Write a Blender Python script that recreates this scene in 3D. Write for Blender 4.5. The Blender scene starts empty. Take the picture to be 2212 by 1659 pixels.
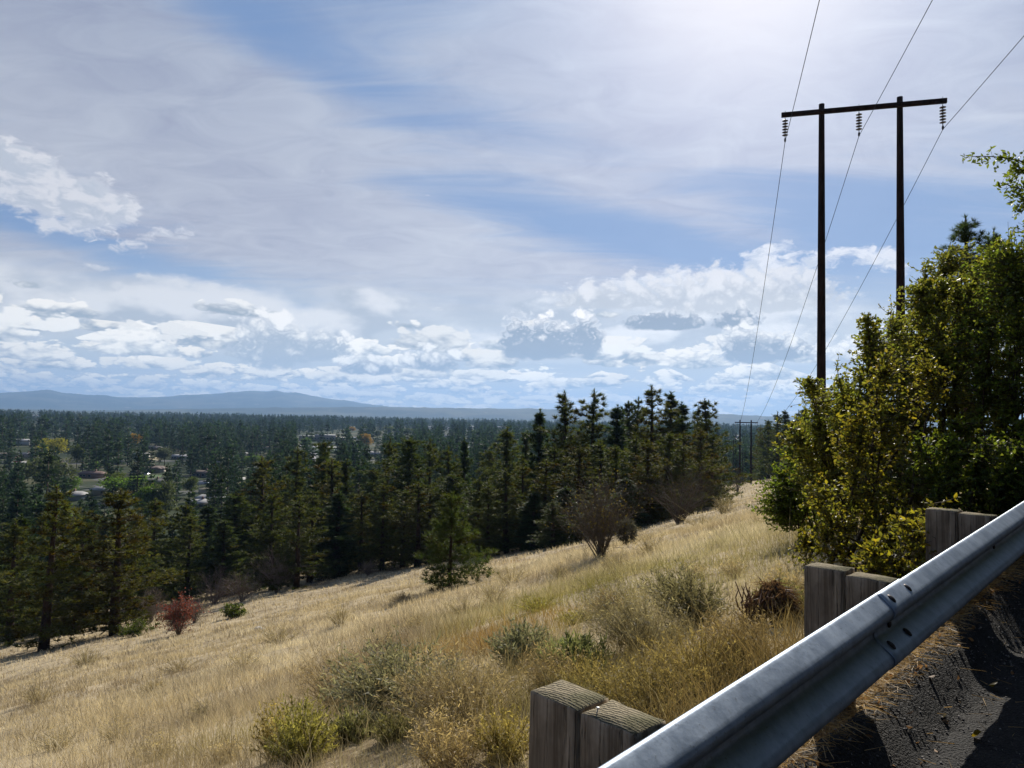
import bpy, math, random
import numpy as np
from mathutils import Matrix, Vector
R = math.radians
random.seed(7); rng = np.random.default_rng(7)
SC = bpy.context.scene
COL = SC.collection

# ------------------------------------------------------------------ camera
PITCH, ROLL, F, CX, CY = R(2.6), R(1.2), 1533.9, 1106.0, 829.5   # pixel units: picture 2212 x 1659
_c, _s, _cp, _sp = math.cos(ROLL), math.sin(ROLL), math.cos(PITCH), math.sin(PITCH)
UP0 = Vector((0, -_sp, _cp)); FW = Vector((0, _cp, _sp)); X0 = Vector((1, 0, 0))
cam_d = bpy.data.cameras.new('camera'); cam = bpy.data.objects.new('camera', cam_d); COL.objects.link(cam)
cam_d.sensor_width = 36; cam_d.lens = 36 * F / 2212; cam_d.clip_start = 0.05; cam_d.clip_end = 60000
rt = X0 * _c + UP0 * _s; up = -X0 * _s + UP0 * _c
m = Matrix.Identity(4)
for i in range(3):
    m[i][0] = rt[i]; m[i][1] = up[i]; m[i][2] = -FW[i]
cam.matrix_world = m
SC.camera = cam

def ray(px, py):
    u = (px - CX) / F; v = (py - CY) / F
    u, v = u * _c + v * _s, -u * _s + v * _c
    return np.array([u, _cp + v * _sp, _sp - v * _cp])      # y component is close to depth

# ------------------------------------------------------------------ node helper
class G:
    def __init__(s, tree): s.t = tree; s.n = tree.nodes; s.l = tree.links
    def new(s, typ, **kw):
        n = s.n.new(typ)
        for k, v in kw.items(): setattr(n, k, v)
        return n
    def put(s, sock, v):
        if v is None: return
        if isinstance(v, bpy.types.NodeSocket): s.l.new(v, sock)
        else:
            if hasattr(sock, 'default_value') and isinstance(v, (tuple, list)) and len(v) == 3 and sock.type == 'RGBA': v = (*v, 1)
            sock.default_value = v
    def m(s, op, a, b=None, c=None, clamp=False):
        n = s.new('ShaderNodeMath', operation=op); n.use_clamp = clamp
        for i, v in enumerate((a, b, c)): s.put(n.inputs[i], v)
        return n.outputs[0]
    def add(s, a, b): return s.m('ADD', a, b)
    def sub(s, a, b): return s.m('SUBTRACT', a, b)
    def mul(s, a, b): return s.m('MULTIPLY', a, b)
    def ss(s, v, a, b, lo=0.0, hi=1.0):
        n = s.new('ShaderNodeMapRange', interpolation_type='SMOOTHSTEP')
        for i, x in enumerate((v, a, b, lo, hi)): s.put(n.inputs[i], x)
        return n.outputs[0]
    def lin(s, v, a, b, lo=0.0, hi=1.0):
        n = s.new('ShaderNodeMapRange')
        for i, x in enumerate((v, a, b, lo, hi)): s.put(n.inputs[i], x)
        return n.outputs[0]
    def mix(s, f, a, b, mode='MIX'):
        n = s.new('ShaderNodeMix', data_type='RGBA', blend_type=mode)
        s.put(n.inputs[0], f); s.put(n.inputs[6], a); s.put(n.inputs[7], b)
        return n.outputs[2]
    def xyz(s, x, y, z=0.0):
        n = s.new('ShaderNodeCombineXYZ'); s.put(n.inputs[0], x); s.put(n.inputs[1], y); s.put(n.inputs[2], z)
        return n.outputs[0]
    def sep(s, v):
        n = s.new('ShaderNodeSeparateXYZ'); s.put(n.inputs[0], v); return n.outputs
    def noise(s, vec, scale, detail=4, rough=0.5, dist=0.0, dim='3D', out=0, lac=2.0):
        n = s.new('ShaderNodeTexNoise', noise_dimensions=dim)
        s.put(n.inputs['Vector'], vec); n.inputs['Scale'].default_value = scale
        n.inputs['Detail'].default_value = detail; n.inputs['Roughness'].default_value = rough
        n.inputs['Distortion'].default_value = dist; n.inputs['Lacunarity'].default_value = lac
        return n.outputs[out]
    def voro(s, vec, scale, detail=0, rough=0.5, feature='F1', smooth=0.5, dim='3D'):
        n = s.new('ShaderNodeTexVoronoi', feature=feature, voronoi_dimensions=dim)
        s.put(n.inputs['Vector'], vec); n.inputs['Scale'].default_value = scale
        n.inputs['Detail'].default_value = detail; n.inputs['Roughness'].default_value = rough
        if feature == 'SMOOTH_F1': n.inputs['Smoothness'].default_value = smooth
        return n.outputs['Distance']
    def mapv(s, vec, loc=(0, 0, 0), rot=(0, 0, 0), sc=(1, 1, 1)):
        n = s.new('ShaderNodeMapping'); s.put(n.inputs[0], vec)
        n.inputs[1].default_value = loc; n.inputs[2].default_value = rot; n.inputs[3].default_value = sc
        return n.outputs[0]

# ------------------------------------------------------------------ sun and world
SUN_AZ, SUN_EL = R(18.5), R(35)
sun_d = bpy.data.lights.new('sun', 'SUN'); sun_d.energy = 5.0; sun_d.angle = R(0.5); sun_d.color = (1, 0.93, 0.82)
sun = bpy.data.objects.new('sun', sun_d); COL.objects.link(sun)
SD = Vector((math.sin(SUN_AZ) * math.cos(SUN_EL), math.cos(SUN_AZ) * math.cos(SUN_EL), math.sin(SUN_EL)))
sun.rotation_euler = SD.to_track_quat('Z', 'Y').to_euler(); sun.location = (0, 0, 60)

W = bpy.data.worlds.new('World'); SC.world = W; W.use_nodes = True
W.node_tree.nodes.clear(); g = G(W.node_tree)
D = g.new('ShaderNodeTexCoord').outputs['Generated']
sky = g.new('ShaderNodeTexSky', sky_type='NISHITA'); sky.sun_disc = False
sky.sun_elevation = SUN_EL; sky.sun_rotation = SUN_AZ; sky.altitude = 600; sky.air_density = 1.0; sky.dust_density = 0.6; sky.ozone_density = 2.0
dx, dy, dz = g.sep(D)
az = g.mul(g.m('ARCTAN2', dx, dy), 180 / math.pi)          # degrees, 0 = straight ahead
el = g.mul(g.m('ARCSINE', dz), 180 / math.pi)
def azel(px, py):
    r = ray(px, py); r = r / np.linalg.norm(r)
    return math.degrees(math.atan2(r[0], r[1])), math.degrees(math.asin(r[2]))
def blob(px, py, rx, ry, rot=0.0, soft=1.0):
    """soft ellipse of the real sky, given by direction; 1 at its centre"""
    a0, e0 = azel(px, py); k = 180 / math.pi / F
    a = g.sub(az, a0); e = g.sub(el, e0)
    c, s_ = math.cos(R(rot)), math.sin(R(rot))
    A = g.mul(g.add(g.mul(a, c), g.mul(e, -s_)), 1 / (rx * k)); E_ = g.mul(g.add(g.mul(a, s_), g.mul(e, c)), 1 / (ry * k))
    d2 = g.add(g.mul(A, A), g.mul(E_, E_))
    return g.m('EXPONENT', g.mul(d2, -soft))
def acc(lst):
    o = None
    for w, b in lst:
        t = g.mul(b, w); o = t if o is None else g.add(o, t)
    return o
K = 1 / 0.12     # cloud radiances below are divided by the Background strength
def C(r, g_, b): return (r * K, g_ * K, b * K, 1)
base = sky.outputs[0]
base = g.mix(0.80, base, C(0.120, 0.235, 0.46))
# pale veil of high cloud: long streaks on a high flat layer
zz = g.m('MAXIMUM', dz, 0.0); zz = g.add(zz, 0.10)
pl = g.xyz(g.m('DIVIDE', dx, zz), g.m('DIVIDE', dy, zz), 0.0)
strk = g.mapv(pl, rot=(0, 0, R(-55 + 90)), sc=(0.30, 1.15, 1))
s1 = g.noise(strk, 1.15, 5, 0.55, 0.4, dim='2D')
s2 = g.noise(g.mapv(pl, rot=(0, 0, R(-20 + 90)), sc=(0.5, 2.2, 1)), 2.6, 7, 0.62, 0.8, dim='2D')
bx = acc([(1.0, blob(560, 330, 620, 200, 12)), (0.75, blob(150, 120, 620, 230, 10)), (1.0, blob(1350, 100, 520, 150, -6)),
          (1.15, blob(1350, 410, 560, 66, 14)), (1.0, blob(900, 570, 460, 110, 9)), (1.5, blob(1650, 20, 520, 200, 0)),
          (1.0, blob(2050, 250, 420, 230, 0)), (0.9, blob(200, 630, 560, 80, 9)), (0.8, blob(1600, 500, 260, 40, 18)), (0.7, blob(1600, 270, 330, 90, 0)),
          (-1.5, blob(780, 195, 500, 66, 20)), (-0.8, blob(1180, 300, 280, 50, 16)), (-1.6, blob(300, 565, 420, 34, 14)), (-1.5, blob(1500, 520, 380, 50, 9)), (-1.1, blob(1700, 440, 260, 50, 14)), (-0.9, blob(1950, 480, 260, 90, 14)), (-0.8, blob(1020, 440, 300, 40, 12)),
          (-0.6, blob(1880, 580, 300, 120, 0)), (0.5, blob(250, 250, 420, 120, 10))])
veil = g.add(g.mul(bx, 0.75), g.add(g.mul(g.sub(s1, 0.5), 1.5), g.mul(g.sub(s2, 0.5), 1.7)))
veil = g.ss(veil, -0.65, 0.95, 0.10, 0.94)
glow = g.m('MAXIMUM', g.new('ShaderNodeVectorMath', operation='DOT_PRODUCT').outputs['Value'], 0)
dp = glow.node.inputs[0].links[0].from_node; g.put(dp.inputs[0], D); dp.inputs[1].default_value = SD
g1 = g.m('POWER', glow, 48.0); g2 = g.m('POWER', glow, 8.0)
vcol = g.mix(g.lin(el, 2, 30, 0, 1), C(0.53, 0.55, 0.60), C(0.335, 0.39, 0.49))
vbr = g.add(0.98, g.add(g.mul(g1, 0.42), g.mul(g2, 0.40)))
vcol = g.mix(1.0, vcol, g.xyz(vbr, vbr, vbr), 'MULTIPLY')
n4 = g.noise(g.mapv(pl, rot=(0, 0, R(35)), sc=(1.0, 1.6, 1)), 4.2, 7, 0.66, 0.6, dim='2D'); n5 = g.noise(pl, 0.9, 4, 0.55, dim='2D')
vt = g.add(1.0, g.add(g.mul(g.sub(n4, 0.5), 0.55), g.mul(g.sub(n5, 0.5), 0.45))); vcol = g.mix(1.0, vcol, g.xyz(vt, vt, g.add(g.mul(vt, 0.7), 0.3)), 'MULTIPLY')
col = g.mix(veil, base, vcol)
# cumulus layers
def cumulus(col, az_s, el_s, seed, lo, hi, thr, tex_w, shade_col, lit_col, extra=None, opac=0.97, off=(0.55, 0.5), det=6, soft=0.10, wr=0.20, pen=0.7, rough=0.52, lr=(-0.09, 0.13)):
    wq = g.xyz(g.add(g.mul(az, az_s), seed * 7.7), g.mul(el, el_s), 0.0)
    w0 = g.noise(wq, 1.6, 2, 0.55, out=1, dim='2D')
    wrp = g.new('ShaderNodeVectorMath', operation='MULTIPLY_ADD'); g.put(wrp.inputs[0], w0); wrp.inputs[1].default_value = (wr, wr * 0.9, 0); g.put(wrp.inputs[2], wq)
    q = wrp.outputs[0]
    def dens(vec, full):
        n = g.noise(vec, 1.0, det if full else min(det, 2), rough, dim='2D')
        if tex_w == 0: return n
        b = None
        for sc_, w_ in ((1.6, 0.62), (3.3, 0.30), (7.1, 0.15), (15.0, 0.07))[:4 if full else 2]:
            t_ = g.mul(g.m('ABSOLUTE', g.sub(g.noise(vec, sc_, 0, 0.5, dim='2D'), 0.5)), 2.0 * w_); b = t_ if b is None else g.add(b, t_)
        return g.add(g.mul(n, 1.0 - tex_w), g.mul(g.add(b, 0.24), tex_w))
    d0 = dens(q, True)
    sh = g.new('ShaderNodeVectorMath', operation='ADD'); g.put(sh.inputs[0], q); sh.inputs[1].default_value = (off[0] * az_s, off[1] * el_s, 0)
    low_ = tex_w != 0
    dA = dens(q, False) if low_ else d0
    d1 = dens(sh.outputs[0], not low_)
    env = g.mul(g.ss(el, lo[0], lo[1]), g.ss(el, hi[0], hi[1], 1.0, 0.0))
    env = g.sub(g.mul(env, pen), pen)
    e = env if extra is None else g.add(env, extra)
    cov = g.ss(g.add(d0, e), thr, thr + soft)
    thick = g.ss(g.add(d0, e), thr + 0.02, thr + 0.20)
    lit = g.ss(g.add(g.sub(dA, d1), g.mul(g.sub(d0, dA), 0.9)), lr[0], lr[1])
    lit = g.m('MAXIMUM', lit, g.mul(g.sub(1, thick), 0.9))
    c = g.mix(lit, shade_col, lit_col)
    gl = g.add(1.0, g.mul(g2, 0.45)); c = g.mix(1.0, c, g.xyz(gl, gl, gl), 'MULTIPLY')
    return g.mix(g.mul(cov, opac), col, c)
# torn mid-level cloud at the far left and the bright bank right of centre
ex = acc([(0.42, blob(110, 430, 300, 75, 12)), (0.36, blob(60, 370, 160, 40, 12)), (0.30, blob(370, 610, 150, 16, 6)), (0.46, blob(1560, 605, 330, 52, -5)), (0.34, blob(515, 628, 42, 20, 0)),
          (0.42, blob(1480, 650, 260, 40, 0)), (0.30, blob(1690, 530, 80, 18, -10)), (0.26, blob(1930, 570, 34, 70, -30)), (0.26, blob(690, 372, 40, 11, 0)), (0.26, blob(680, 432, 46, 10, 8)), (0.28, blob(860, 460, 26, 11, 0)), (0.28, blob(925, 424, 20, 7, 0)), (0.26, blob(745, 490, 34, 9, 5))])
col = cumulus(col, 0.30, 0.60, 11.0, (60, 61), (62, 63), 0.44, 0.0, C(0.48, 0.54, 0.61), C(0.70, 0.73, 0.76), extra=ex, opac=0.88, det=8, soft=0.16, wr=0.5, rough=0.62, pen=0.34)
# a dull sheet behind the low clouds, then rows of cumulus, the farthest lowest and smallest
n3 = g.noise(g.xyz(g.mul(az, 0.10), g.mul(el, 0.55), 0.0), 1.0, 4, 0.55, dim='2D')
col = g.mix(g.mul(g.ss(el, 12.5, 6.0), g.ss(n3, 0.30, 0.60, 0.55, 0.92)), col, C(0.44, 0.50, 0.56))
bot = acc([(0.05, blob(350, 690, 420, 50, 3)), (0.06, blob(1500, 700, 360, 60, 0)), (-0.30, blob(2050, 620, 300, 110, 0)), (-0.10, blob(560, 645, 330, 24, 3)), (-0.10, blob(1000, 625, 300, 22, 0))])
col = cumulus(col, 0.085, 0.20, 7.3, (2.5, 5.0), (8.8, 13.0), 0.33, 0.0, C(0.38, 0.43, 0.49), C(0.66, 0.69, 0.72), extra=bot, off=(0.3, 1.5), det=7, soft=0.22, lr=(-0.08, 0.12), wr=0.10)
def cells(col, az_s, el_s, seed, lo, hi, shade_col, lit_col, keep=0.15, amp=1.25, opac=0.97, a=0.62, bt=0.62, bb=0.20, extra=None):
    """a row of separate cumulus: each has a flattish grey base, a lumpy bright top and a place of its own"""
    X_ = g.add(g.mul(az, az_s), seed * 3.7); Y_ = g.add(g.mul(el, el_s), seed * 1.9); q = g.xyz(X_, Y_, 0.0)
    vn = g.new('ShaderNodeTexVoronoi', feature='F1', voronoi_dimensions='2D'); g.put(vn.inputs['Vector'], q); vn.inputs['Scale'].default_value = 1.0; vn.inputs['Randomness'].default_value = 0.85
    px_, py_, _z = g.sep(vn.outputs['Position']); r1, r2, r3 = g.sep(vn.outputs['Color'])
    n = g.noise(q, 2.6, 6, 0.60, dim='2D'); n2 = g.noise(q, 1.3, 2, 0.5, dim='2D', out=1); wx, wy, _w = g.sep(n2); b = None
    for sc_, w_ in ((2.3, 0.55), (5.2, 0.30), (11.0, 0.17)):
        t_ = g.mul(g.m('ABSOLUTE', g.sub(g.noise(q, sc_, 0, 0.5, dim='2D'), 0.5)), 2.0 * w_); b = t_ if b is None else g.add(b, t_)
    lx = g.add(g.sub(X_, px_), g.mul(g.sub(wx, 0.5), 0.30)); ly = g.add(g.sub(Y_, py_), g.mul(g.sub(wy, 0.5), 0.22))
    sz = g.add(0.62, g.mul(r1, 0.5)); up_ = g.m('MAXIMUM', ly, 0.0); dn_ = g.m('MINIMUM', ly, 0.0)
    ex_ = g.m('DIVIDE', lx, g.mul(sz, a)); ey = g.add(g.m('DIVIDE', up_, g.mul(sz, bt)), g.m('DIVIDE', dn_, bb))
    t = g.add(g.mul(g.sub(b, 0.26), 1.9), g.mul(g.sub(n, 0.5), 1.3)); tt = g.mul(t, g.ss(ly, -0.2, 0.15, 0.40, 1.0))
    f = g.add(g.sub(1.0, g.add(g.mul(ex_, ex_), g.mul(ey, ey))), g.mul(tt, amp))
    env = g.mul(g.ss(el, lo[0], lo[1]), g.ss(el, hi[0], hi[1], 1.0, 0.0)); f = g.sub(f, g.mul(g.sub(1.0, env), 2.2)); f = g.sub(f, g.m('MULTIPLY', g.m('LESS_THAN', r2, keep), 3.0))
    if extra is not None: f = g.add(f, extra)
    return g.mix(g.mul(g.ss(f, 0.05, 0.45), opac), col, shade_cloud(f, g.m('DIVIDE', ly, g.mul(sz, bt)), t, shade_col, lit_col, g.add(0.90, g.mul(r3, 0.2)), -0.14))
def shade_cloud(f, y_, t, shade_col, lit_col, k, up=0.0):
    h = g.add(y_, g.mul(t, 0.85)); lit = g.ss(h, -0.32 + up, 0.68 + up)
    lit = g.m('MAXIMUM', lit, g.mul(g.ss(f, 0.60, 0.10), g.ss(y_, -0.1, 0.35, 0.15, 1.0)))
    return g.mix(1.0, g.mix(lit, shade_col, lit_col), g.xyz(k, k, k), 'MULTIPLY')
def cloud(col, px, base, w, h, seed, shade_col, lit_col, lobes=(), up=0.0, op=0.97):
    """one cumulus in its own part of the sky: px, y of its flat base, half width and height"""
    kk = 180 / math.pi / F; q = g.xyz(g.add(g.mul(az, 0.20), seed * 3.3), g.add(g.mul(el, 0.26), seed), 0.0); qq = g.mapv(q, sc=(1, 1, 1))
    n = g.noise(qq, 3.0, 6, 0.6, dim='2D'); n2 = g.noise(qq, 1.6, 2, 0.5, dim='2D', out=1); wx, wy, _w = g.sep(n2); b = None
    for sc_, w_ in ((3.0, 0.55), (6.6, 0.30), (14.0, 0.17)):
        t_ = g.mul(g.m('ABSOLUTE', g.sub(g.noise(qq, sc_, 0, 0.5, dim='2D'), 0.5)), 2.0 * w_); b = t_ if b is None else g.add(b, t_)
    t = g.add(g.mul(g.sub(b, 0.26), 1.9), g.mul(g.sub(n, 0.5), 1.3)); fm = None
    for (x_, y0, w1, h1) in [(px, base, w, h)] + list(lobes):
        a0, e0 = azel(x_, y0); lx = g.add(g.sub(az, a0), g.mul(g.sub(wx, 0.5), w1 * kk * 0.5)); ly = g.add(g.sub(el, e0), g.mul(g.sub(wy, 0.5), h1 * kk * 0.35))
        ex_ = g.mul(lx, 1 / (w1 * kk)); ey = g.add(g.mul(g.m('MAXIMUM', ly, 0.0), 1 / (h1 * kk)), g.mul(g.m('MINIMUM', ly, 0.0), 1 / (h1 * kk * 0.28)))
        f = g.sub(1.0, g.add(g.mul(ex_, ex_), g.mul(ey, ey))); f = g.m('MAXIMUM', f, -1.2); fm = f if fm is None else g.m('MAXIMUM', fm, f)
    a0, e0 = azel(px, base); y_ = g.mul(g.sub(el, e0), 1 / (max([h] + [l[3] for l in lobes]) * kk))
    f = g.add(fm, g.mul(g.mul(t, g.ss(fm, -1.1, -0.3)), g.ss(y_, -0.2, 0.2, 0.4, 1.0)))
    return g.mix(g.mul(g.ss(f, -0.06, 0.60), op), col, shade_cloud(f, g.sub(y_, 0.25), t, shade_col, lit_col, 1.0, up))
SHD, LIT = C(0.285, 0.335, 0.40), C(0.80, 0.81, 0.80)
exd = g.mul(bot, 5.0)
for q_, (a_, e_, sd_, lo_, hi_, kp_) in enumerate([(0.50, 1.3, 3.0, (-0.6, 0.0), (1.6, 2.6), 0.05), (0.42, 1.05, 8.0, (-0.4, 0.4), (2.0, 3.2), 0.1), (0.30, 0.70, 5.0, (0.6, 1.4), (3.2, 4.6), 0.05), (0.26, 0.60, 12.0, (1.2, 2.0), (4.2, 5.8), 0.12),
                                                   (0.19, 0.42, 17.0, (2.2, 3.2), (5.6, 7.4), 0.05), (0.165, 0.36, 22.0, (3.0, 4.0), (6.6, 8.8), 0.12), (0.14, 0.30, 29.0, (4.4, 5.6), (7.4, 9.8), 0.25)]):
    w_ = q_ / 6.0
    col = cells(col, a_, e_, sd_, lo_, hi_, C(0.22 + 0.06 * w_, 0.285 + 0.05 * w_, 0.37 + 0.02 * w_), C(0.98 - 0.14 * w_, 0.92 - 0.07 * w_, 0.80 + 0.03 * w_), keep=kp_, extra=exd if q_ > 3 else None)
# single clouds with a place of their own: first the torn middle bank, then the foremost cumulus
S1, S2, L1 = C(0.25, 0.30, 0.365), C(0.34, 0.395, 0.46), C(0.88, 0.89, 0.88)
L2 = C(0.80, 0.82, 0.83)
col = cloud(col, 1560, 660, 230, 85, 1.2, C(0.50, 0.54, 0.58), L2, [(1330, 655, 150, 50), (1700, 640, 120, 70)], op=0.85)
col = cloud(col, 1590, 700, 60, 44, 2.0, S1, L2, [(1440, 704, 95, 38)], up=0.35)
col = cloud(col, 1665, 768, 95, 52, 4.4, S1, L1, [(1610, 765, 60, 70)], up=0.2); col = cloud(col, 1860, 790, 95, 60, 5.2, S2, L1)
col = cloud(col, 590, 768, 95, 95, 6.3, S2, L1, [(700, 768, 62, 60)], up=0.22)
col = cloud(col, 930, 790, 70, 46, 7.7, S1, L1); col = cloud(col, 790, 800, 80, 40, 8.1, S1, L1)
col = cloud(col, 1185, 758, 112, 72, 9.3, S1, C(0.98, 0.98, 0.97), [(1265, 752, 42, 96), (1125, 756, 52, 80)], up=0.42)
# pale air just above the horizon and the sun's glare round its place
col = g.mix(g.mul(g.ss(el, 0.0, 3.2, 1.0, 0.0), 0.25), col, C(0.50, 0.60, 0.70))
col = g.mix(g.m('MINIMUM', g.mul(g.m('POWER', glow, 60.0), 0.92), 1.0), col, C(1.0, 1.0, 1.02))
col = g.mix(g.ss(el, -2.5, -0.2, 1.0, 0.0), col, C(0.16, 0.19, 0.22))
gn = g.lin(el, 1.0, 12.0, 1.32, 0.89); col = g.mix(1.0, col, g.xyz(g.mul(gn, 1.02), g.mul(gn, 0.97), g.mul(gn, g.lin(el, 1.0, 12.0, 0.86, 0.96))), 'MULTIPLY')
dk = g.ss(dp.outputs['Value'], -0.30, 0.66)
col = g.mix(1.0, col, g.mix(dk, (0.07, 0.12, 0.26, 1), (1, 1, 1, 1)), 'MULTIPLY')
bg = g.new('ShaderNodeBackground'); bg.inputs[1].default_value = 0.12
g.put(bg.inputs[0], col)
g.l.new(bg.outputs[0], g.new('ShaderNodeOutputWorld').inputs[0])
W.cycles.sampling_method = 'MANUAL'; W.cycles.sample_map_resolution = 512

vs = SC.view_settings; vs.view_transform = 'Standard'; vs.look = 'None'; vs.exposure = 0.32; vs.gamma = 1
cy = SC.cycles
cy.use_denoising = True; cy.max_bounces = 5; cy.diffuse_bounces = 2; cy.glossy_bounces = 2; cy.transmission_bounces = 3
cy.transparent_max_bounces = 4; cy.volume_bounces = 0; cy.caustics_reflective = False; cy.caustics_refractive = False
cy.sample_clamp_indirect = 4; cy.use_adaptive_sampling = True; cy.adaptive_threshold = 0.015

# ------------------------------------------------------------------ object helpers
def tag(o, label=None, cat=None, group=None, kind=None):
    if label: o['label'] = label
    if cat: o['category'] = cat
    if group: o['group'] = group
    if kind: o['kind'] = kind
    return o
def empty(name, loc, label=None, cat=None, group=None, rz=0.0, sc=1.0):
    o = bpy.data.objects.new(name, None); COL.objects.link(o)
    o.empty_display_size = 0.3; o.location = loc; o.rotation_euler = (0, 0, rz)
    o.scale = (sc, sc, sc) if not isinstance(sc, tuple) else sc
    return tag(o, label, cat, group)
def mesh_np(name, V, faces, mats, mi=None, smooth=False, col=None):
    """V (n,3); faces: list of (k, size) int arrays; mi: material index per face"""
    me = bpy.data.meshes.new(name)
    V = np.asarray(V, np.float32)
    me.vertices.add(len(V)); me.vertices.foreach_set('co', V.ravel())
    loops = np.concatenate([f.ravel() for f in faces]).astype(np.int32)
    tot = np.concatenate([np.full(len(f), f.shape[1], np.int32) for f in faces])
    st = np.concatenate([[0], np.cumsum(tot)[:-1]]).astype(np.int32)
    me.loops.add(len(loops)); me.loops.foreach_set('vertex_index', loops)
    me.polygons.add(len(tot)); me.polygons.foreach_set('loop_start', st)
    if mi is not None: me.polygons.foreach_set('material_index', np.asarray(mi, np.int32))
    if smooth is not False: me.polygons.foreach_set('use_smooth', np.full(len(tot), True) if smooth is True else np.asarray(smooth))
    for m_ in mats: me.materials.append(m_)
    if col is not None:
        a = me.color_attributes.new('Col', 'FLOAT_COLOR', 'POINT')
        c4 = np.ones((len(V), 4), np.float32); c4[:, :3] = col; a.data.foreach_set('color', c4.ravel())
    me.update(calc_edges=True); me.validate()
    return me
def obj(name, me, parent=None, loc=None):
    o = bpy.data.objects.new(name, me); COL.objects.link(o)
    if parent: o.parent = parent
    if loc is not None: o.location = loc
    return o
class MB:
    """collects pieces of one mesh"""
    def __init__(s): s.V = []; s.F = {}; s.M = {}; s.C = []; s.n = 0
    def add(s, V, F, mat=0, col=(1, 1, 1)):
        V = np.asarray(V, float).reshape(-1, 3)
        for f in (F if isinstance(F, list) else [F]):
            f = np.asarray(f)
            if len(f) == 0: continue
            s.F.setdefault(f.shape[1], []).append(f + s.n); s.M.setdefault(f.shape[1], []).append(np.full(len(f), mat))
        s.V.append(V); s.n += len(V)
        c = np.asarray(col, float); s.C.append(np.broadcast_to(c, (len(V), 3)) if c.ndim == 1 else c)
    def mesh(s, name, mats, smooth=False, smooth_mats=None):
        ks = sorted(s.F); fs = [np.concatenate(s.F[k]) for k in ks]; mi = np.concatenate([np.concatenate(s.M[k]) for k in ks])
        sm = smooth if smooth_mats is None else np.isin(mi, smooth_mats)
        return mesh_np(name, np.concatenate(s.V), fs, mats, mi, sm, np.concatenate(s.C))
    def build(s, name, mats, parent=None, smooth=False, smooth_mats=None, loc=None):
        return obj(name, s.mesh(name, mats if isinstance(mats, list) else [mats], smooth, smooth_mats), parent, loc)
    def box(s, c, sz, rz=0.0, mat=0, col=(1, 1, 1), bev=0.0):
        x, y, z = [v / 2 for v in sz]
        if bev > 0:
            b = bev; V = []
            for zc, k in ((-z, 1), (-z + b, 0), (z - b, 0), (z, 1)):
                X, Y = x - b * k, y - b * k
                e = b if k == 0 else b * 0.6
                V += [(X - e, -Y, zc), (X, -Y + e, zc), (X, Y - e, zc), (X - e, Y, zc), (-X + e, Y, zc), (-X, Y - e, zc), (-X, -Y + e, zc), (-X + e, -Y, zc)]
            V = np.array(V); F4 = []
            for r_ in range(3):
                for i in range(8): F4.append((r_ * 8 + i, r_ * 8 + (i + 1) % 8, r_ * 8 + 8 + (i + 1) % 8, r_ * 8 + 8 + i))
            F = [np.array(F4), np.array([list(range(24, 32)), list(range(7, -1, -1))])]
        else:
            V = np.array([(a, b_, c_) for a in (-x, x) for b_ in (-y, y) for c_ in (-z, z)], float)
            F = [np.array([(0, 1, 3, 2), (4, 6, 7, 5), (0, 4, 5, 1), (2, 3, 7, 6), (0, 2, 6, 4), (1, 5, 7, 3)])]
        cc, ss = math.cos(rz), math.sin(rz)
        V = np.stack([V[:, 0] * cc - V[:, 1] * ss, V[:, 0] * ss + V[:, 1] * cc, V[:, 2]], 1) + np.asarray(c)
        s.add(V, F, mat, col)
    def tube(s, P, r, k=6, mat=0, col=(1, 1, 1), cap=True):
        P = np.asarray(P, float); n = len(P); r = np.broadcast_to(np.asarray(r, float), (n,))
        T = np.gradient(P, axis=0); T /= np.linalg.norm(T, axis=1)[:, None] + 1e-12
        ref = np.array([0, 0, 1.0]) if abs(T[:, 2]).mean() < 0.8 else np.array([1.0, 0, 0])
        A = np.cross(T, ref); A /= np.linalg.norm(A, axis=1)[:, None] + 1e-12; B = np.cross(T, A)
        th = np.arange(k) * 2 * math.pi / k
        V = P[:, None, :] + r[:, None, None] * (np.cos(th)[None, :, None] * A[:, None, :] + np.sin(th)[None, :, None] * B[:, None, :])
        i = np.arange(n - 1)[:, None] * k; j = np.arange(k)[None, :]; j2 = (j + 1) % k
        F4 = np.stack([i + j, i + j2, i + k + j2, i + k + j], -1).reshape(-1, 4)
        F = [F4]
        if cap and k > 2: F.append(np.array([list(range(k))[::-1], [(n - 1) * k + q for q in range(k)]]))
        s.add(V.reshape(-1, 3), F, mat, col)

def vnoise(x, y, sc, seed=0.0):
    """cheap smooth value field from sines, about -1..1"""
    x = np.asarray(x) / sc + seed * 1.7; y = np.asarray(y) / sc - seed * 2.3
    return (np.sin(x * 1.0 + 1.3 * np.sin(y * 1.1 + seed)) * np.cos(y * 0.9 + 1.7 * np.sin(x * 0.7 + 2)) + 0.5 * np.sin(x * 2.3 + y * 1.9 + 1.1 * np.sin(x * 1.3 - y * 2.1)) + 0.3 * np.sin(x * 4.1 - y * 3.7 + np.sin(y * 5.0))) / 1.5

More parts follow.
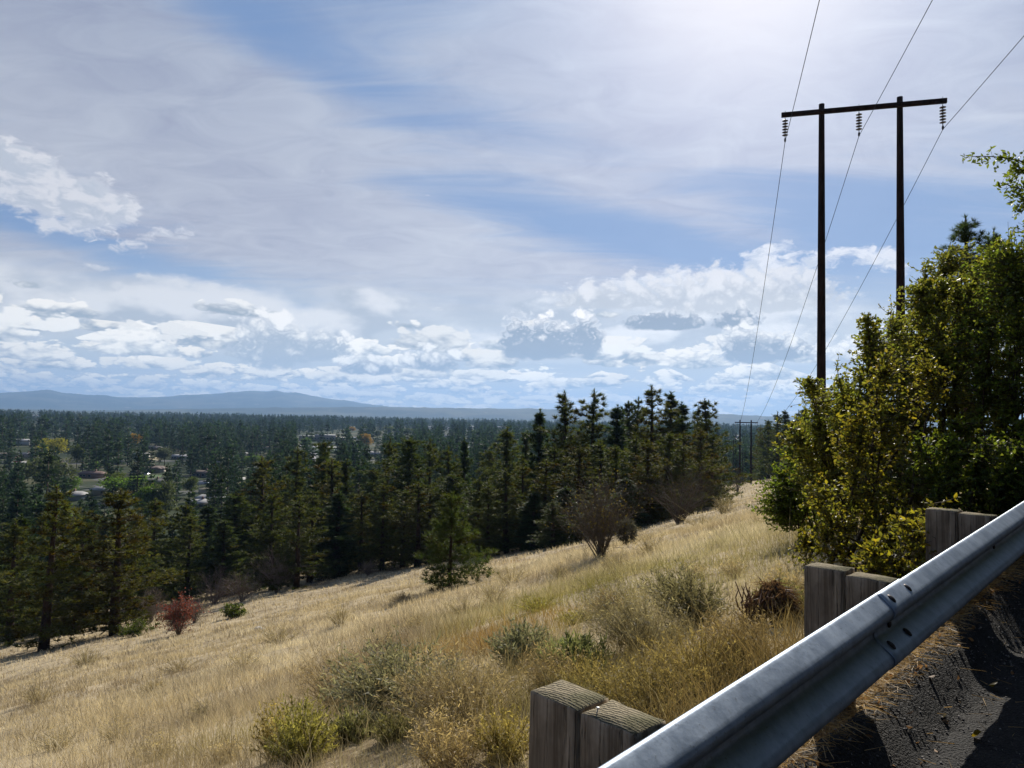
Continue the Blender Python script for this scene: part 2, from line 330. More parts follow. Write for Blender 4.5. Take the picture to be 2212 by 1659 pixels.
# ------------------------------------------------------------------ materials
def mat(name, fn):
    m_ = bpy.data.materials.new(name); m_.use_nodes = True; t = m_.node_tree; t.nodes.clear()
    gg = G(t); out = gg.new('ShaderNodeOutputMaterial'); r_ = fn(gg)
    if isinstance(r_, tuple): gg.l.new(r_[0], out.inputs[0]); (r_[1] is not None) and gg.l.new(r_[1], out.inputs[2])
    else: gg.l.new(r_, out.inputs[0])
    return m_
def princ(gg, col, rough=0.8, metal=0.0, spec=0.3, normal=None):
    p = gg.new('ShaderNodeBsdfPrincipled'); gg.put(p.inputs['Base Color'], col); gg.put(p.inputs['Roughness'], rough)
    gg.put(p.inputs['Metallic'], metal); p.inputs['Specular IOR Level'].default_value = spec
    if normal is not None: gg.l.new(normal, p.inputs['Normal'])
    return p.outputs[0]
def bump(gg, h, strength=0.5, dist=0.01):
    b = gg.new('ShaderNodeBump'); b.inputs['Strength'].default_value = strength; b.inputs['Distance'].default_value = dist
    gg.put(b.inputs['Height'], h); return b.outputs[0]
def attr(gg, n='Col'): return gg.new('ShaderNodeAttribute', attribute_name=n).outputs[0]
def ocoord(gg): return gg.new('ShaderNodeTexCoord').outputs['Object']
def gpos(gg): return gg.new('ShaderNodeNewGeometry').outputs['Position']
def leafy(name, col, trans=0.45, rough=0.5, spec=0.3, tcol=None, vary=0.35):
    def fn(gg):
        rnd = gg.new('ShaderNodeObjectInfo').outputs['Random']
        c = gg.mix(1.0, attr(gg), (*col, 1), 'MULTIPLY')
        k = gg.add(1 - vary / 2, gg.mul(rnd, vary)); c = gg.mix(1.0, c, gg.xyz(k, k, k), 'MULTIPLY')
        tc = gg.mix(1.0, c, (*(tcol or (1.6, 1.7, 0.8)), 1), 'MULTIPLY')
        t = gg.new('ShaderNodeBsdfTranslucent'); gg.put(t.inputs[0], tc)
        mx = gg.new('ShaderNodeMixShader'); mx.inputs[0].default_value = trans
        gg.l.new(princ(gg, c, rough, 0, spec), mx.inputs[1]); gg.l.new(t.outputs[0], mx.inputs[2])
        return mx.outputs[0]
    return mat(name, fn)
M = {}
M['needle'] = leafy('pine_needles', (0.060, 0.075, 0.027), 0.40, 0.62, 0.16, tcol=(1.85, 1.75, 0.7))
M['needle_far'] = leafy('far_conifer', (0.042, 0.066, 0.036), 0.25, 0.7, 0.2, tcol=(1.2, 1.4, 0.7))
M['leaf_far'] = leafy('far_broadleaf', (0.075, 0.10, 0.03), 0.4, 0.6, 0.2, tcol=(1.6, 1.6, 0.7))
M['leaf'] = leafy('shrub_leaves', (0.118, 0.136, 0.045), 0.55, 0.45, 0.35, tcol=(2.15, 1.95, 0.65), vary=0.1)
M['dry'] = leafy('dry_grass', (1, 1, 1), 0.42, 0.6, 0.25, tcol=(1.10, 1.05, 0.88), vary=0.0)
M['weed'] = leafy('weeds', (1, 1, 1), 0.42, 0.6, 0.25, tcol=(1.3, 1.25, 0.8), vary=0.1)
M['red'] = leafy('red_leaves', (0.19, 0.065, 0.042), 0.45, 0.5, 0.3, tcol=(1.5, 1.0, 0.8))
def _bark(c1, c2, sc=6):
    def fn(gg):
        o = gg.mapv(ocoord(gg), sc=(sc, sc, sc * 0.25)); n = gg.noise(o, 1.0, 5, 0.65)
        return princ(gg, gg.mix(gg.ss(n, 0.35, 0.65), (*c1, 1), (*c2, 1)), 0.9, 0, 0.2, bump(gg, n, 0.8, 0.02))
    return fn
M['bark'] = mat('pine_bark', _bark((0.030, 0.022, 0.018), (0.085, 0.055, 0.038)))
M['twig'] = mat('twig_bark', _bark((0.080, 0.064, 0.046), (0.175, 0.145, 0.11), 20))
M['pale_twig'] = mat('pale_twig_bark', _bark((0.13, 0.10, 0.085), (0.26, 0.21, 0.18), 20))
M['stem'] = mat('shrub_stem', _bark((0.045, 0.032, 0.020), (0.10, 0.075, 0.050), 30))
M['pole'] = mat('creosoted_pole', _bark((0.012, 0.008, 0.007), (0.032, 0.019, 0.015), 5))
M['deadwood'] = mat('dead_wood', _bark((0.10, 0.055, 0.035), (0.20, 0.12, 0.08), 14))

# ------------------------------------------------------------------ terrain
TH, SL = R(45.78), R(3.76)
AO = np.array([0.074, 2.158, -0.821])                     # foot corner of the near guardrail post, at its top
AX = np.array([math.sin(TH), math.cos(TH)]); DXY = np.array([math.cos(TH), -math.sin(TH)])
def us(x, y):
    X = np.asarray(x, float) - AO[0]; Y = np.asarray(y, float) - AO[1]
    return -(X * DXY[0] + Y * DXY[1]), X * AX[0] + Y * AX[1]      # u: metres downhill from the posts, s: metres along the road
def sp(t, k): return k * np.logaddexp(0, t / k)            # soft ramp
def road_z(s):
    s = np.asarray(s, float)
    return -1.56 + 0.0657 * s - 0.0137 * sp(s - 16, 4) - 0.30 * sp(s - 262, 12) + 0.04 * sp(-s - 80, 20)
def terrain(x, y, bumps=True):
    u, s = us(x, y)
    gz = 0.36 * sp(u - 0.9, 0.35) - 0.055 * sp(u - 14, 5) - 0.075 * sp(u - 52, 8)
    z = road_z(s) - gz - 0.05 * np.clip(u + 0.4, 0, 1)
    if bumps:
        w = np.clip((u - 0.8) / 6, 0, 1); dd = np.hypot(x, y)
        z = z + w * (0.10 * vnoise(x, y, 2.6, 1) + 0.22 * vnoise(x, y, 9, 2) + 0.05 * vnoise(x, y, 0.9, 3) * (dd < 70))
    fl = -43.0 + 0.9 * vnoise(x, y, 160, 4)
    z = fl + sp(z - fl, 1.2)
    z = np.where(z > 14, 14 + sp(z - 14, 3) * 0.1, z)
    return z
def hit(px, py, tmax=900.0):
    r = ray(px, py); t = np.concatenate([np.linspace(1.5, 40, 1200), np.linspace(40, tmax, 4000)])
    P = r[None, :] * t[:, None]; b = P[:, 2] < terrain(P[:, 0], P[:, 1])
    i = int(np.argmax(b)) if b.any() else len(t) - 1
    return P[i]
def at(px, py, depth):
    r = ray(px, py); return r * (depth / r[1])
def onground(x, y): return np.array([x, y, float(terrain(x, y))])

azs = np.concatenate([np.arange(-180, -48, 6.0), np.arange(-48, 56, 0.3), np.arange(56, 180, 6.0)])
rr = np.concatenate([np.geomspace(0.4, 120, 260), np.geomspace(123, 700, 110)[0:], np.geomspace(720, 26000, 40)])
A_, R_ = np.meshgrid(np.radians(azs), rr); GXx = R_ * np.sin(A_); GYy = R_ * np.cos(A_)
GZ = terrain(GXx, GYy)
nr, na = A_.shape
i = np.arange(nr - 1)[:, None] * na; j = np.arange(na)[None, :]; j2 = (j + 1) % na
F4 = np.stack([i + j, i + na + j, i + na + j2, i + j2], -1).reshape(-1, 4)
V = np.concatenate([np.stack([GXx.ravel(), GYy.ravel(), GZ.ravel()], 1), [[0, 0, float(terrain(0, 0))]]])
F3 = np.stack([np.full(na, nr * na), np.arange(na), (np.arange(na) + 1) % na], 1)
# keep the earth just under the paved shoulder
uu, ss_ = us(V[:, 0], V[:, 1]); V[:, 2] -= np.where(uu < -0.02, 0.06, 0)
def _ground(gg):
    p = gpos(gg); n1 = gg.noise(p, 0.05, 4, 0.6); n2 = gg.noise(p, 0.9, 5, 0.65); n3 = gg.noise(p, 14, 4, 0.7)
    straw = gg.mix(gg.ss(n1, 0.35, 0.65), (0.46, 0.37, 0.23, 1), (0.36, 0.29, 0.185, 1))
    c = gg.mix(gg.ss(n2, 0.42, 0.68), straw, (0.17, 0.125, 0.075, 1))
    c = gg.mix(gg.ss(n3, 0.45, 0.75), c, (0.42, 0.35, 0.23, 1))
    z = gg.sep(p)[2]; y = gg.sep(p)[1]
    nv = gg.noise(p, 0.012, 3, 0.6)
    town = gg.mix(gg.ss(nv, 0.45, 0.6), (0.035, 0.048, 0.022, 1), (0.085, 0.085, 0.045, 1))
    town = gg.mix(gg.ss(gg.noise(p, 0.035, 2, 0.5), 0.62, 0.68), town, (0.12, 0.12, 0.115, 1))
    f = gg.ss(z, -37, -41)
    return princ(gg, gg.mix(f, c, town), 0.95, 0, 0.1, bump(gg, n3, 0.6, 0.03))
M['ground'] = mat('dry_hillside', _ground)
tag(obj('ground', mesh_np('ground', V, [F4, F3], [M['ground']], smooth=True)), kind='structure')

# paved shoulder, a cambered sheet that ends in a ragged raised edge by the posts
def _asph(gg):
    p = gpos(gg); v = gg.voro(p, 85, 1, 0.6); n = gg.noise(p, 75, 3, 0.7); b = gg.noise(p, 1.7, 4, 0.6); b2 = gg.noise(p, 9, 3, 0.6)
    c = gg.mix(gg.ss(v, 0.15, 0.6), (0.050, 0.047, 0.044, 1), (0.009, 0.0088, 0.009, 1))
    c = gg.mix(gg.ss(n, 0.60, 0.78), c, (0.16, 0.148, 0.13, 1))
    c = gg.mix(gg.mul(gg.ss(b, 0.5, 0.75), 0.5), c, (0.055, 0.047, 0.038, 1))
    h = gg.add(gg.mul(v, -0.8), gg.add(gg.mul(n, 0.3), gg.mul(b2, 0.9)))
    return princ(gg, c, 0.85, 0, 0.35, bump(gg, h, 1.0, 0.016))
M['asphalt'] = mat('old_asphalt', _asph)
def sd_xyz(s, d, h):
    """s along the rail, d across it towards the road, h above the line of the post tops"""
    s = np.asarray(s, float); d = np.asarray(d, float)
    x = AO[0] + AX[0] * math.cos(SL) * s + DXY[0] * d; y = AO[1] + AX[1] * math.cos(SL) * s + DXY[1] * d
    return np.stack(np.broadcast_arrays(x, y, AO[2] + math.sin(SL) * s + h), -1)
def sst(x, a, b): t = np.clip((np.asarray(x, float) - a) / (b - a), 0, 1); return t * t * (3 - 2 * t)
def berm_h(d, s):
    """rolled asphalt kerb under the rail: how high it stands above the shoulder"""
    w = 0.025 * vnoise(s, s * 0.4, 0.5, 7); return (0.155 + 0.02 * vnoise(s, s * 0.3, 0.8, 3)) * sst(d, 0.18 + w, 0.29 + w) * (1 - sst(d, 0.32 + w, 0.56 + w * 0.6))
sg = np.concatenate([np.arange(-14, -1, 0.5), np.arange(-1, 9, 0.05), np.arange(9, 60, 0.6)])
dg = np.concatenate([np.linspace(0, 1.3, 72), np.linspace(1.4, 7.5, 14)])
S2, D2 = np.meshgrid(sg, dg, indexing='ij')
edge = 0.20 + 0.05 * vnoise(S2, S2 * 0.3, 0.45, 5) + 0.03 * vnoise(S2, S2 * 0.2, 0.11, 6)
DD = edge + D2
P = sd_xyz(S2, DD, 0.0); zr = road_z(us(P[..., 0], P[..., 1])[1])
berm = berm_h(DD, S2)
P[..., 2] = zr + np.where(D2 < 0.01, -0.09, 0.012) + berm + 0.010 * vnoise(P[..., 0], P[..., 1], 0.13, 8) * (D2 > 0.01) + 0.006 * vnoise(P[..., 0], P[..., 1], 0.05, 9) * (D2 > 0.01)
ns, nd = S2.shape
i = np.arange(ns - 1)[:, None] * nd; j = np.arange(nd - 1)[None, :]
F4 = np.stack([i + j, i + nd + j, i + nd + j + 1, i + j + 1], -1).reshape(-1, 4)[:, ::-1]
tag(obj('road', mesh_np('road', P.reshape(-1, 3), [F4], [M['asphalt']], smooth=True)), kind='structure')

# far hills: one broad mountain range and a low wooded ridge in front of it
def _hill(gg):
    p = gpos(gg); n = gg.noise(gg.mapv(p, sc=(0.001, 0.001, 0.004)), 1.0, 6, 0.6); n2 = gg.noise(p, 0.004, 4, 0.6)
    c = gg.mix(gg.ss(n, 0.45, 0.62), (0.028, 0.045, 0.028, 1), (0.085, 0.09, 0.05, 1))
    return princ(gg, gg.mix(gg.ss(n2, 0.66, 0.72), c, (0.25, 0.22, 0.14, 1)), 0.95, 0, 0.1)
M['hill'] = mat('wooded_hills', _hill)
def hills(dist, depth, prof, name, jag):
    pa = [azel(px, py)[0] for px, py in prof]; pe = [azel(px, py)[1] for px, py in prof]
    a = np.arange(-60, 70, 0.12); e = np.interp(a, pa, pe, left=pe[0] * 0.9, right=pe[-1])
    k = np.linspace(0, 1, 22); A2, K2 = np.meshgrid(a, k)
    rad = dist + depth * K2; top = np.tan(np.radians(e))[None, :] * (dist + depth * 0.55)
    sh = np.sin(np.clip(K2 / 0.55, 0, 1) * math.pi / 2) ** 1.3 * np.where(K2 > 0.55, np.cos((K2 - 0.55) / 0.45 * math.pi / 2), 1)
    z = -60 + (top + 60) * sh * (1 + 0.10 * vnoise(A2 * 300, K2 * 2000, 320, 3) * (K2 < 0.5)) + jag * vnoise(A2 * 100, K2 * 300, 9, 5)
    X = rad * np.sin(np.radians(A2)); Y = rad * np.cos(np.radians(A2))
    nk, n_a = A2.shape; i = np.arange(nk - 1)[:, None] * n_a; j = np.arange(n_a - 1)[None, :]
    F = np.stack([i + j, i + j + 1, i + n_a + j + 1, i + n_a + j], -1).reshape(-1, 4)[:, ::-1]
    tag(obj(name, mesh_np(name, np.stack([X, Y, z], -1).reshape(-1, 3), [F], [M['hill']], smooth=True)), kind='structure')
hills(14000, 8000, [(-300, 860), (0, 849), (85, 844), (170, 852), (260, 858), (330, 859), (420, 853), (480, 850), (545, 844), (600, 848), (640, 848), (700, 860), (760, 868), (810, 875), (840, 879), (890, 879), (940, 890), (1100, 915), (2500, 960)], 'mountains', 6)
hills(8500, 3500, [(-300, 893), (0, 891), (300, 885), (560, 881), (800, 879), (1000, 882), (1300, 885), (1550, 894), (1650, 899), (2300, 915)], 'hills', 3)

# ------------------------------------------------------------------ guardrail
def _galv(gg):
    o = ocoord(gg); n = gg.noise(gg.mapv(o, sc=(13, 13, 2.0)), 1.0, 6, 0.7); n2 = gg.noise(o, 60, 4, 0.6); n3 = gg.noise(gg.mapv(o, sc=(40, 40, 3)), 1.0, 3, 0.6)
    c = gg.mix(gg.ss(n, 0.3, 0.7), (0.29, 0.35, 0.435, 1), (0.45, 0.52, 0.61, 1))
    c = gg.mix(gg.mul(gg.ss(n2, 0.62, 0.72), 0.5), c, (0.16, 0.15, 0.14, 1))
    c = gg.mix(gg.mul(gg.ss(n3, 0.60, 0.75), 0.35), c, (0.22, 0.23, 0.26, 1))
    r_ = gg.add(0.42, gg.mul(n, 0.22))
    return princ(gg, c, r_, 0.72, 0.5, bump(gg, gg.add(n2, gg.mul(n3, 0.6)), 0.18, 0.003))
M['galv'] = mat('galvanized_steel', _galv)
M['bolt'] = mat('rusty_bolt', lambda gg: princ(gg, gg.mix(gg.ss(gg.noise(ocoord(gg), 90, 3, 0.6), 0.4, 0.6), (0.03, 0.025, 0.025, 1), (0.08, 0.065, 0.06, 1)), 0.5, 0.7, 0.5))
def _wood(gg):
    o = ocoord(gg); z = gg.mapv(o, sc=(22, 22, 1.1)); n = gg.noise(z, 1.0, 6, 0.7, 0.3); n2 = gg.noise(gg.mapv(o, sc=(75, 75, 2.2)), 1.0, 4, 0.7); n3 = gg.noise(o, 5, 4, 0.6)
    side = gg.mix(gg.ss(n, 0.36, 0.62), (0.19, 0.15, 0.105, 1), (0.50, 0.42, 0.315, 1))
    side = gg.mix(gg.ss(n2, 0.60, 0.70), side, (0.025, 0.022, 0.018, 1))
    side = gg.mix(gg.mul(gg.ss(n3, 0.5, 0.7), 0.5), side, (0.12, 0.095, 0.065, 1))
    rg = gg.new('ShaderNodeTexWave', wave_type='RINGS'); rg.rings_direction = 'Z'; gg.put(rg.inputs[0], gg.mapv(o, loc=(0.30, 0.02, 0))); rg.inputs['Scale'].default_value = 24; rg.inputs['Distortion'].default_value = 5.0; rg.inputs['Detail'].default_value = 4; rg.inputs['Detail Scale'].default_value = 3.0
    top = gg.mix(rg.outputs['Fac'], (0.15, 0.125, 0.08, 1), (0.29, 0.245, 0.165, 1)); top = gg.mix(gg.ss(n3, 0.42, 0.66), top, (0.13, 0.12, 0.065, 1))
    nz = gg.sep(gg.new('ShaderNodeNewGeometry').outputs['Normal'])[2]; f = gg.ss(nz, 0.5, 0.8)
    h = gg.add(gg.mul(n, 0.6), gg.mul(gg.ss(n2, 0.66, 0.56), 1.0)); h = gg.mix(f, h, rg.outputs['Fac'])
    return princ(gg, gg.mix(f, side, top), 0.9, 0, 0.15, bump(gg, h, 0.9, 0.006))
M['wood'] = mat('weathered_timber', _wood)

G_ = empty('guardrail', tuple(sd_xyz(0, 0.3, -0.75)), 'galvanized steel guardrail on weathered double timber posts beside the road', 'guardrail')
G_.rotation_euler = (0, 0, 0)
G0 = np.array(G_.location)
prof = np.array([(0.010, .156), (0.015, .1562), (0.021, .153), (0.028, .148), (0.066, .120), (0.075, .112), (0.0815, .103), (0.083, .097), (0.083, .088), (0.080, .079), (0.074, .071), (0.067, .065), (0.022, .032), (0.012, .024), (0.004, .015), (0.001, .008), (0.0, .0)])
prof = np.concatenate([prof, prof[:-1][::-1] * [1, -1]]); prof[:, 1] *= 1.08
RC = -0.183                                          # height of the rail's centre line
RD0 = 0.385
def rail_piece(s0, s1, off, dent=0):
    ss = np.arange(s0, s1 + 1e-6, 0.04); n = len(ss); k = len(prof); V = []
    for th in (0.0, -0.0035):
        S_, K_ = np.meshgrid(ss, np.arange(k), indexing='ij')
        d = RD0 + off + prof[K_, 0] + th; h = RC + prof[K_, 1]
        w = 0.0025 * vnoise(S_, prof[K_, 1] * 3, 0.35, dent) ; V.append(sd_xyz(S_, d + w, h + w * 0.8).reshape(-1, 3))
    V = np.concatenate(V) - G0
    i = np.arange(n - 1)[:, None] * k; j = np.arange(k - 1)[None, :]
    f = np.stack([i + j, i + k + j, i + k + j + 1, i + j + 1], -1).reshape(-1, 4); N = n * k
    b = f[:, ::-1] + N
    e1 = np.array([(q, q + 1, N + q + 1, N + q) for q in range(k - 1)]); o_ = (n - 1) * k; e2 = e1[:, ::-1] + o_
    r_ = np.arange(n - 1) * k; t1 = np.stack([r_, N + r_, N + r_ + k, r_ + k], 1); r2 = r_ + k - 1; t2 = np.stack([r2, r2 + k, N + r2 + k, N + r2], 1)
    mb = MB(); mb.add(V, [f, b, e1, e2, t1, t2])
    return mb.build('rail_beam', M['galv'], G_, smooth=True)
near_beam = rail_piece(-2.2, 2.03, 0.0, 1)
far_beam = rail_piece(1.70, 9.4, 0.0055, 2)
rail_piece(9.1, 17.0, 0.010, 3)
def dome(r, h, flat=1.0, n=10):
    V = [(0, 0, h)]; F3_, F4_ = [], []
    for q, (rr_, hh) in enumerate(((0.45, 0.9), (0.8, 0.6), (1.0, 0.15), (1.0, 0))):
        V += [(rr_ * r * math.cos(a * 2 * math.pi / n) * flat, rr_ * r * math.sin(a * 2 * math.pi / n), hh * h) for a in range(n)]
    F3_ = [(0, 1 + a, 1 + (a + 1) % n) for a in range(n)]
    for q in range(3): F4_ += [(1 + q * n + a, 1 + q * n + n + a, 1 + q * n + n + (a + 1) % n, 1 + q * n + (a + 1) % n) for a in range(n)]
    return np.array(V, float), [np.array(F3_), np.array(F4_)]
Vd, Fd = dome(0.0155, 0.010, 1.0)
RX = np.array([AX[0], AX[1], 0]); RZ = np.array([0, 0, 1.0]); RY = np.array([DXY[0], DXY[1], 0])
bolt_me = None
for s_ in (1.765, 1.975):
    for hh, tilt, dd in ((0.143, 0.93, 0.0465), (-0.0525, 0.93, 0.0455)):
        nrm = RY * math.cos(tilt) + RZ * math.sin(tilt); upv = RZ * math.cos(tilt) - RY * math.sin(tilt)
        if hh < 0: pass
        c = sd_xyz(s_, RD0 + 0.0055 + dd, RC + hh) - G0
        mb = MB(); mb.add(Vd[:, :1] * RX + Vd[:, 1:2] * 1.45 * upv + Vd[:, 2:3] * nrm + c, Fd); mb.build('bolt', M['bolt'], far_beam, smooth=True)
for s_, bm in ((-0.03, near_beam), (1.872, far_beam), (3.777, far_beam), (5.68, far_beam)):
    c = sd_xyz(s_ + 0.005, RD0 + 0.006, RC) - G0
    mb = MB(); mb.add(Vd[:, :1] * 1.2 * RX + Vd[:, 1:2] * 1.2 * RZ + Vd[:, 2:3] * RY + c, Fd); mb.build('bolt', M['bolt'], bm, smooth=True)
def timber(w, d, h, seed):
    """a sawn post with checks, worn arrises; origin at the middle of its top"""
    nz, nw, ndp = 14, 5, 6; r_ = np.random.default_rng(seed); mb = MB()
    ring = [(x, 0) for x in np.linspace(0, 1, nw + 1)[:-1]] + [(1, y) for y in np.linspace(0, 1, ndp + 1)[:-1]] + [(x, 1) for x in np.linspace(1, 0, nw + 1)[:-1]] + [(0, y) for y in np.linspace(1, 0, ndp + 1)[:-1]]
    ring = np.array(ring) - 0.5; k = len(ring); zs = np.concatenate([[0, -0.004, -0.012], -np.linspace(0.05, h, nz)])
    V = []
    for q, z in enumerate(zs):
        p = ring * [w, d]; p = p * (1 - (0.035, 0.012, 0.0)[q] if q < 3 else 1)
        p = p + r_.normal(0, 0.0011, p.shape) * (q > 0); zz_ = np.full(k, z) + (r_.normal(0, 0.0012, k) if q < 3 else 0)
        V.append(np.column_stack([p, zz_]))
    V = np.concatenate(V + [np.array([[0, 0, 0.001]])]); n = len(zs)
    i = np.arange(n - 1)[:, None] * k; j = np.arange(k)[None, :]; j2 = (j + 1) % k
    F = np.stack([i + j, i + k + j, i + k + j2, i + j2], -1).reshape(-1, 4)
    T = np.stack([np.arange(k), (np.arange(k) + 1) % k, np.full(k, n * k)], 1)
    mb.add(V, [F, T]); return mb
rz_rail = math.atan2(AX[1], AX[0])
def put_timber(name, s_, d0, top, w, d, h, seed, tilt=0.0):
    o = timber(w, d, h, seed).build(name, M['wood'], G_)
    c = sd_xyz(s_ + w / 2, d0 + d / 2, top) - G0
    o.location = c; o.rotation_euler = (tilt, 0, rz_rail); return o
for k_ in range(6):
    s_ = 1.905 * k_; t = (0.0, -0.002, 0.004, -0.003, 0.0, 0.002)[k_]
    put_timber('post', s_, 0.0, t, 0.140, 0.186, 1.25, 40 + k_, 0.004 * (-1) ** k_)
    bl = put_timber('blockout', s_ + 0.003, 0.194, t - (0.006, 0.016, 0.010, 0.008, 0.01, 0.01)[k_], 0.138, 0.186, 0.335, 60 + k_)
    if k_ == 0:
        mb = MB(); mb.tube([(-0.045, 0.058, -0.01), (-0.042, 0.054, 0.018)], 0.0018, 6); mb.tube([(-0.042, 0.054, 0.0175), (-0.0418, 0.0538, 0.0195)], 0.0055, 10)
        mb.build('nail', mat('bright_nail', lambda gg: princ(gg, (0.6, 0.6, 0.58, 1), 0.4, 0.6)), bl)
        mb = MB(); c = sd_xyz(0.07, -0.03, RC) - G0; c1 = sd_xyz(0.07, 0.02, RC) - G0; mb.tube([c, c1], 0.009, 8); mb.build('bolt', M['bolt'], G_)
# two posts behind the photographer's near end
put_timber('post', -1.905, 0.0, 0.0, 0.14, 0.186, 1.25, 90); put_timber('blockout', -1.905, 0.194, -0.008, 0.138, 0.186, 0.37, 91)

# ------------------------------------------------------------------ ribbons, blades, leaves
def unit(v): return v / (np.linalg.norm(v, axis=-1, keepdims=True) + 1e-9)
def ribbons(mb, P0, P1, w0, w1, mat_=0, col=(1, 1, 1), r_=None):
    r_ = r_ or rng; P0 = np.asarray(P0, float); P1 = np.asarray(P1, float); n = len(P0)
    side = unit(np.cross(P1 - P0, r_.normal(size=(n, 3)))); w0 = np.broadcast_to(w0, (n,))[:, None]; w1 = np.broadcast_to(w1, (n,))[:, None]
    V = np.stack([P0 - side * w0 / 2, P0 + side * w0 / 2, P1 + side * w1 / 2, P1 - side * w1 / 2], 1).reshape(-1, 3)
    c = np.asarray(col, float); c = np.repeat(np.broadcast_to(c, (n, 3)), 4, 0)
    mb.add(V, (np.arange(n) * 4)[:, None] + np.arange(4)[None], mat_, c)
def tufts(mb, C_, Dr, k, ln, w, spread, mat_=0, col=None, r_=None):
    r_ = r_ or rng; n = len(C_); ln = np.broadcast_to(ln, (n,)); 
    d = unit(Dr[:, None, :] + r_.normal(size=(n, k, 3)) * spread); L = ln[:, None, None] * r_.uniform(0.65, 1.1, (n, k, 1))
    side = unit(np.cross(d, r_.normal(size=(n, k, 3)))) * (w / 2 if np.isscalar(w) else np.asarray(w)[:, None, None] / 2)
    b = C_[:, None, :] + d * L * 0.08; V = np.stack([b - side, b + side, b + d * L], 2).reshape(-1, 3)
    cc = np.ones((n, 3)) if col is None else np.broadcast_to(col, (n, 3))
    cc = np.repeat(cc[:, None, :], k, 1) * r_.uniform(0.75, 1.25, (n, k, 1)); cc = np.repeat(cc.reshape(-1, 3), 3, 0)
    mb.add(V, (np.arange(n * k) * 3)[:, None] + np.arange(3)[None], mat_, cc)
def leaves(mb, P_, Dr, ln, wd, mat_=0, col=None, r_=None):
    """pointed, folded leaves"""
    r_ = r_ or rng; n = len(P_); Dr = unit(Dr); ln = np.broadcast_to(ln, (n,))[:, None]; wd = np.broadcast_to(wd, (n,))[:, None]
    sd = unit(np.cross(Dr, r_.normal(size=(n, 3)))); nr_ = np.cross(Dr, sd); fold = r_.uniform(0.1, 0.45, (n, 1)) * wd; curl = r_.uniform(-0.05, 0.22, (n, 1)) * ln
    b = P_; m1 = P_ + Dr * ln * 0.45 - nr_ * fold * 0.5; l1 = P_ + Dr * ln * 0.40 + sd * wd * 0.5 + nr_ * fold * 0.5; r1 = P_ + Dr * ln * 0.40 - sd * wd * 0.5 + nr_ * fold * 0.5
    l2 = P_ + Dr * ln * 0.72 + sd * wd * 0.36 + nr_ * (fold * 0.3 - curl * 0.4); r2 = P_ + Dr * ln * 0.72 - sd * wd * 0.36 + nr_ * (fold * 0.3 - curl * 0.4); t = P_ + Dr * ln - nr_ * curl
    V = np.stack([b, m1, l1, r1, l2, r2, t], 1).reshape(-1, 3); o = (np.arange(n) * 7)[:, None]
    T = np.concatenate([o + np.array(q)[None] for q in ((0, 1, 2), (0, 3, 1), (2, 1, 4), (1, 3, 5), (1, 5, 6), (1, 6, 4))])
    cc = np.ones((n, 3)) if col is None else np.broadcast_to(col, (n, 3)); mb.add(V, T, mat_, np.repeat(cc, 7, 0))
def bez(a, b, c, n):
    t = np.linspace(0, 1, n)[:, None]; return (1 - t) ** 2 * a + 2 * t * (1 - t) * b + t * t * c

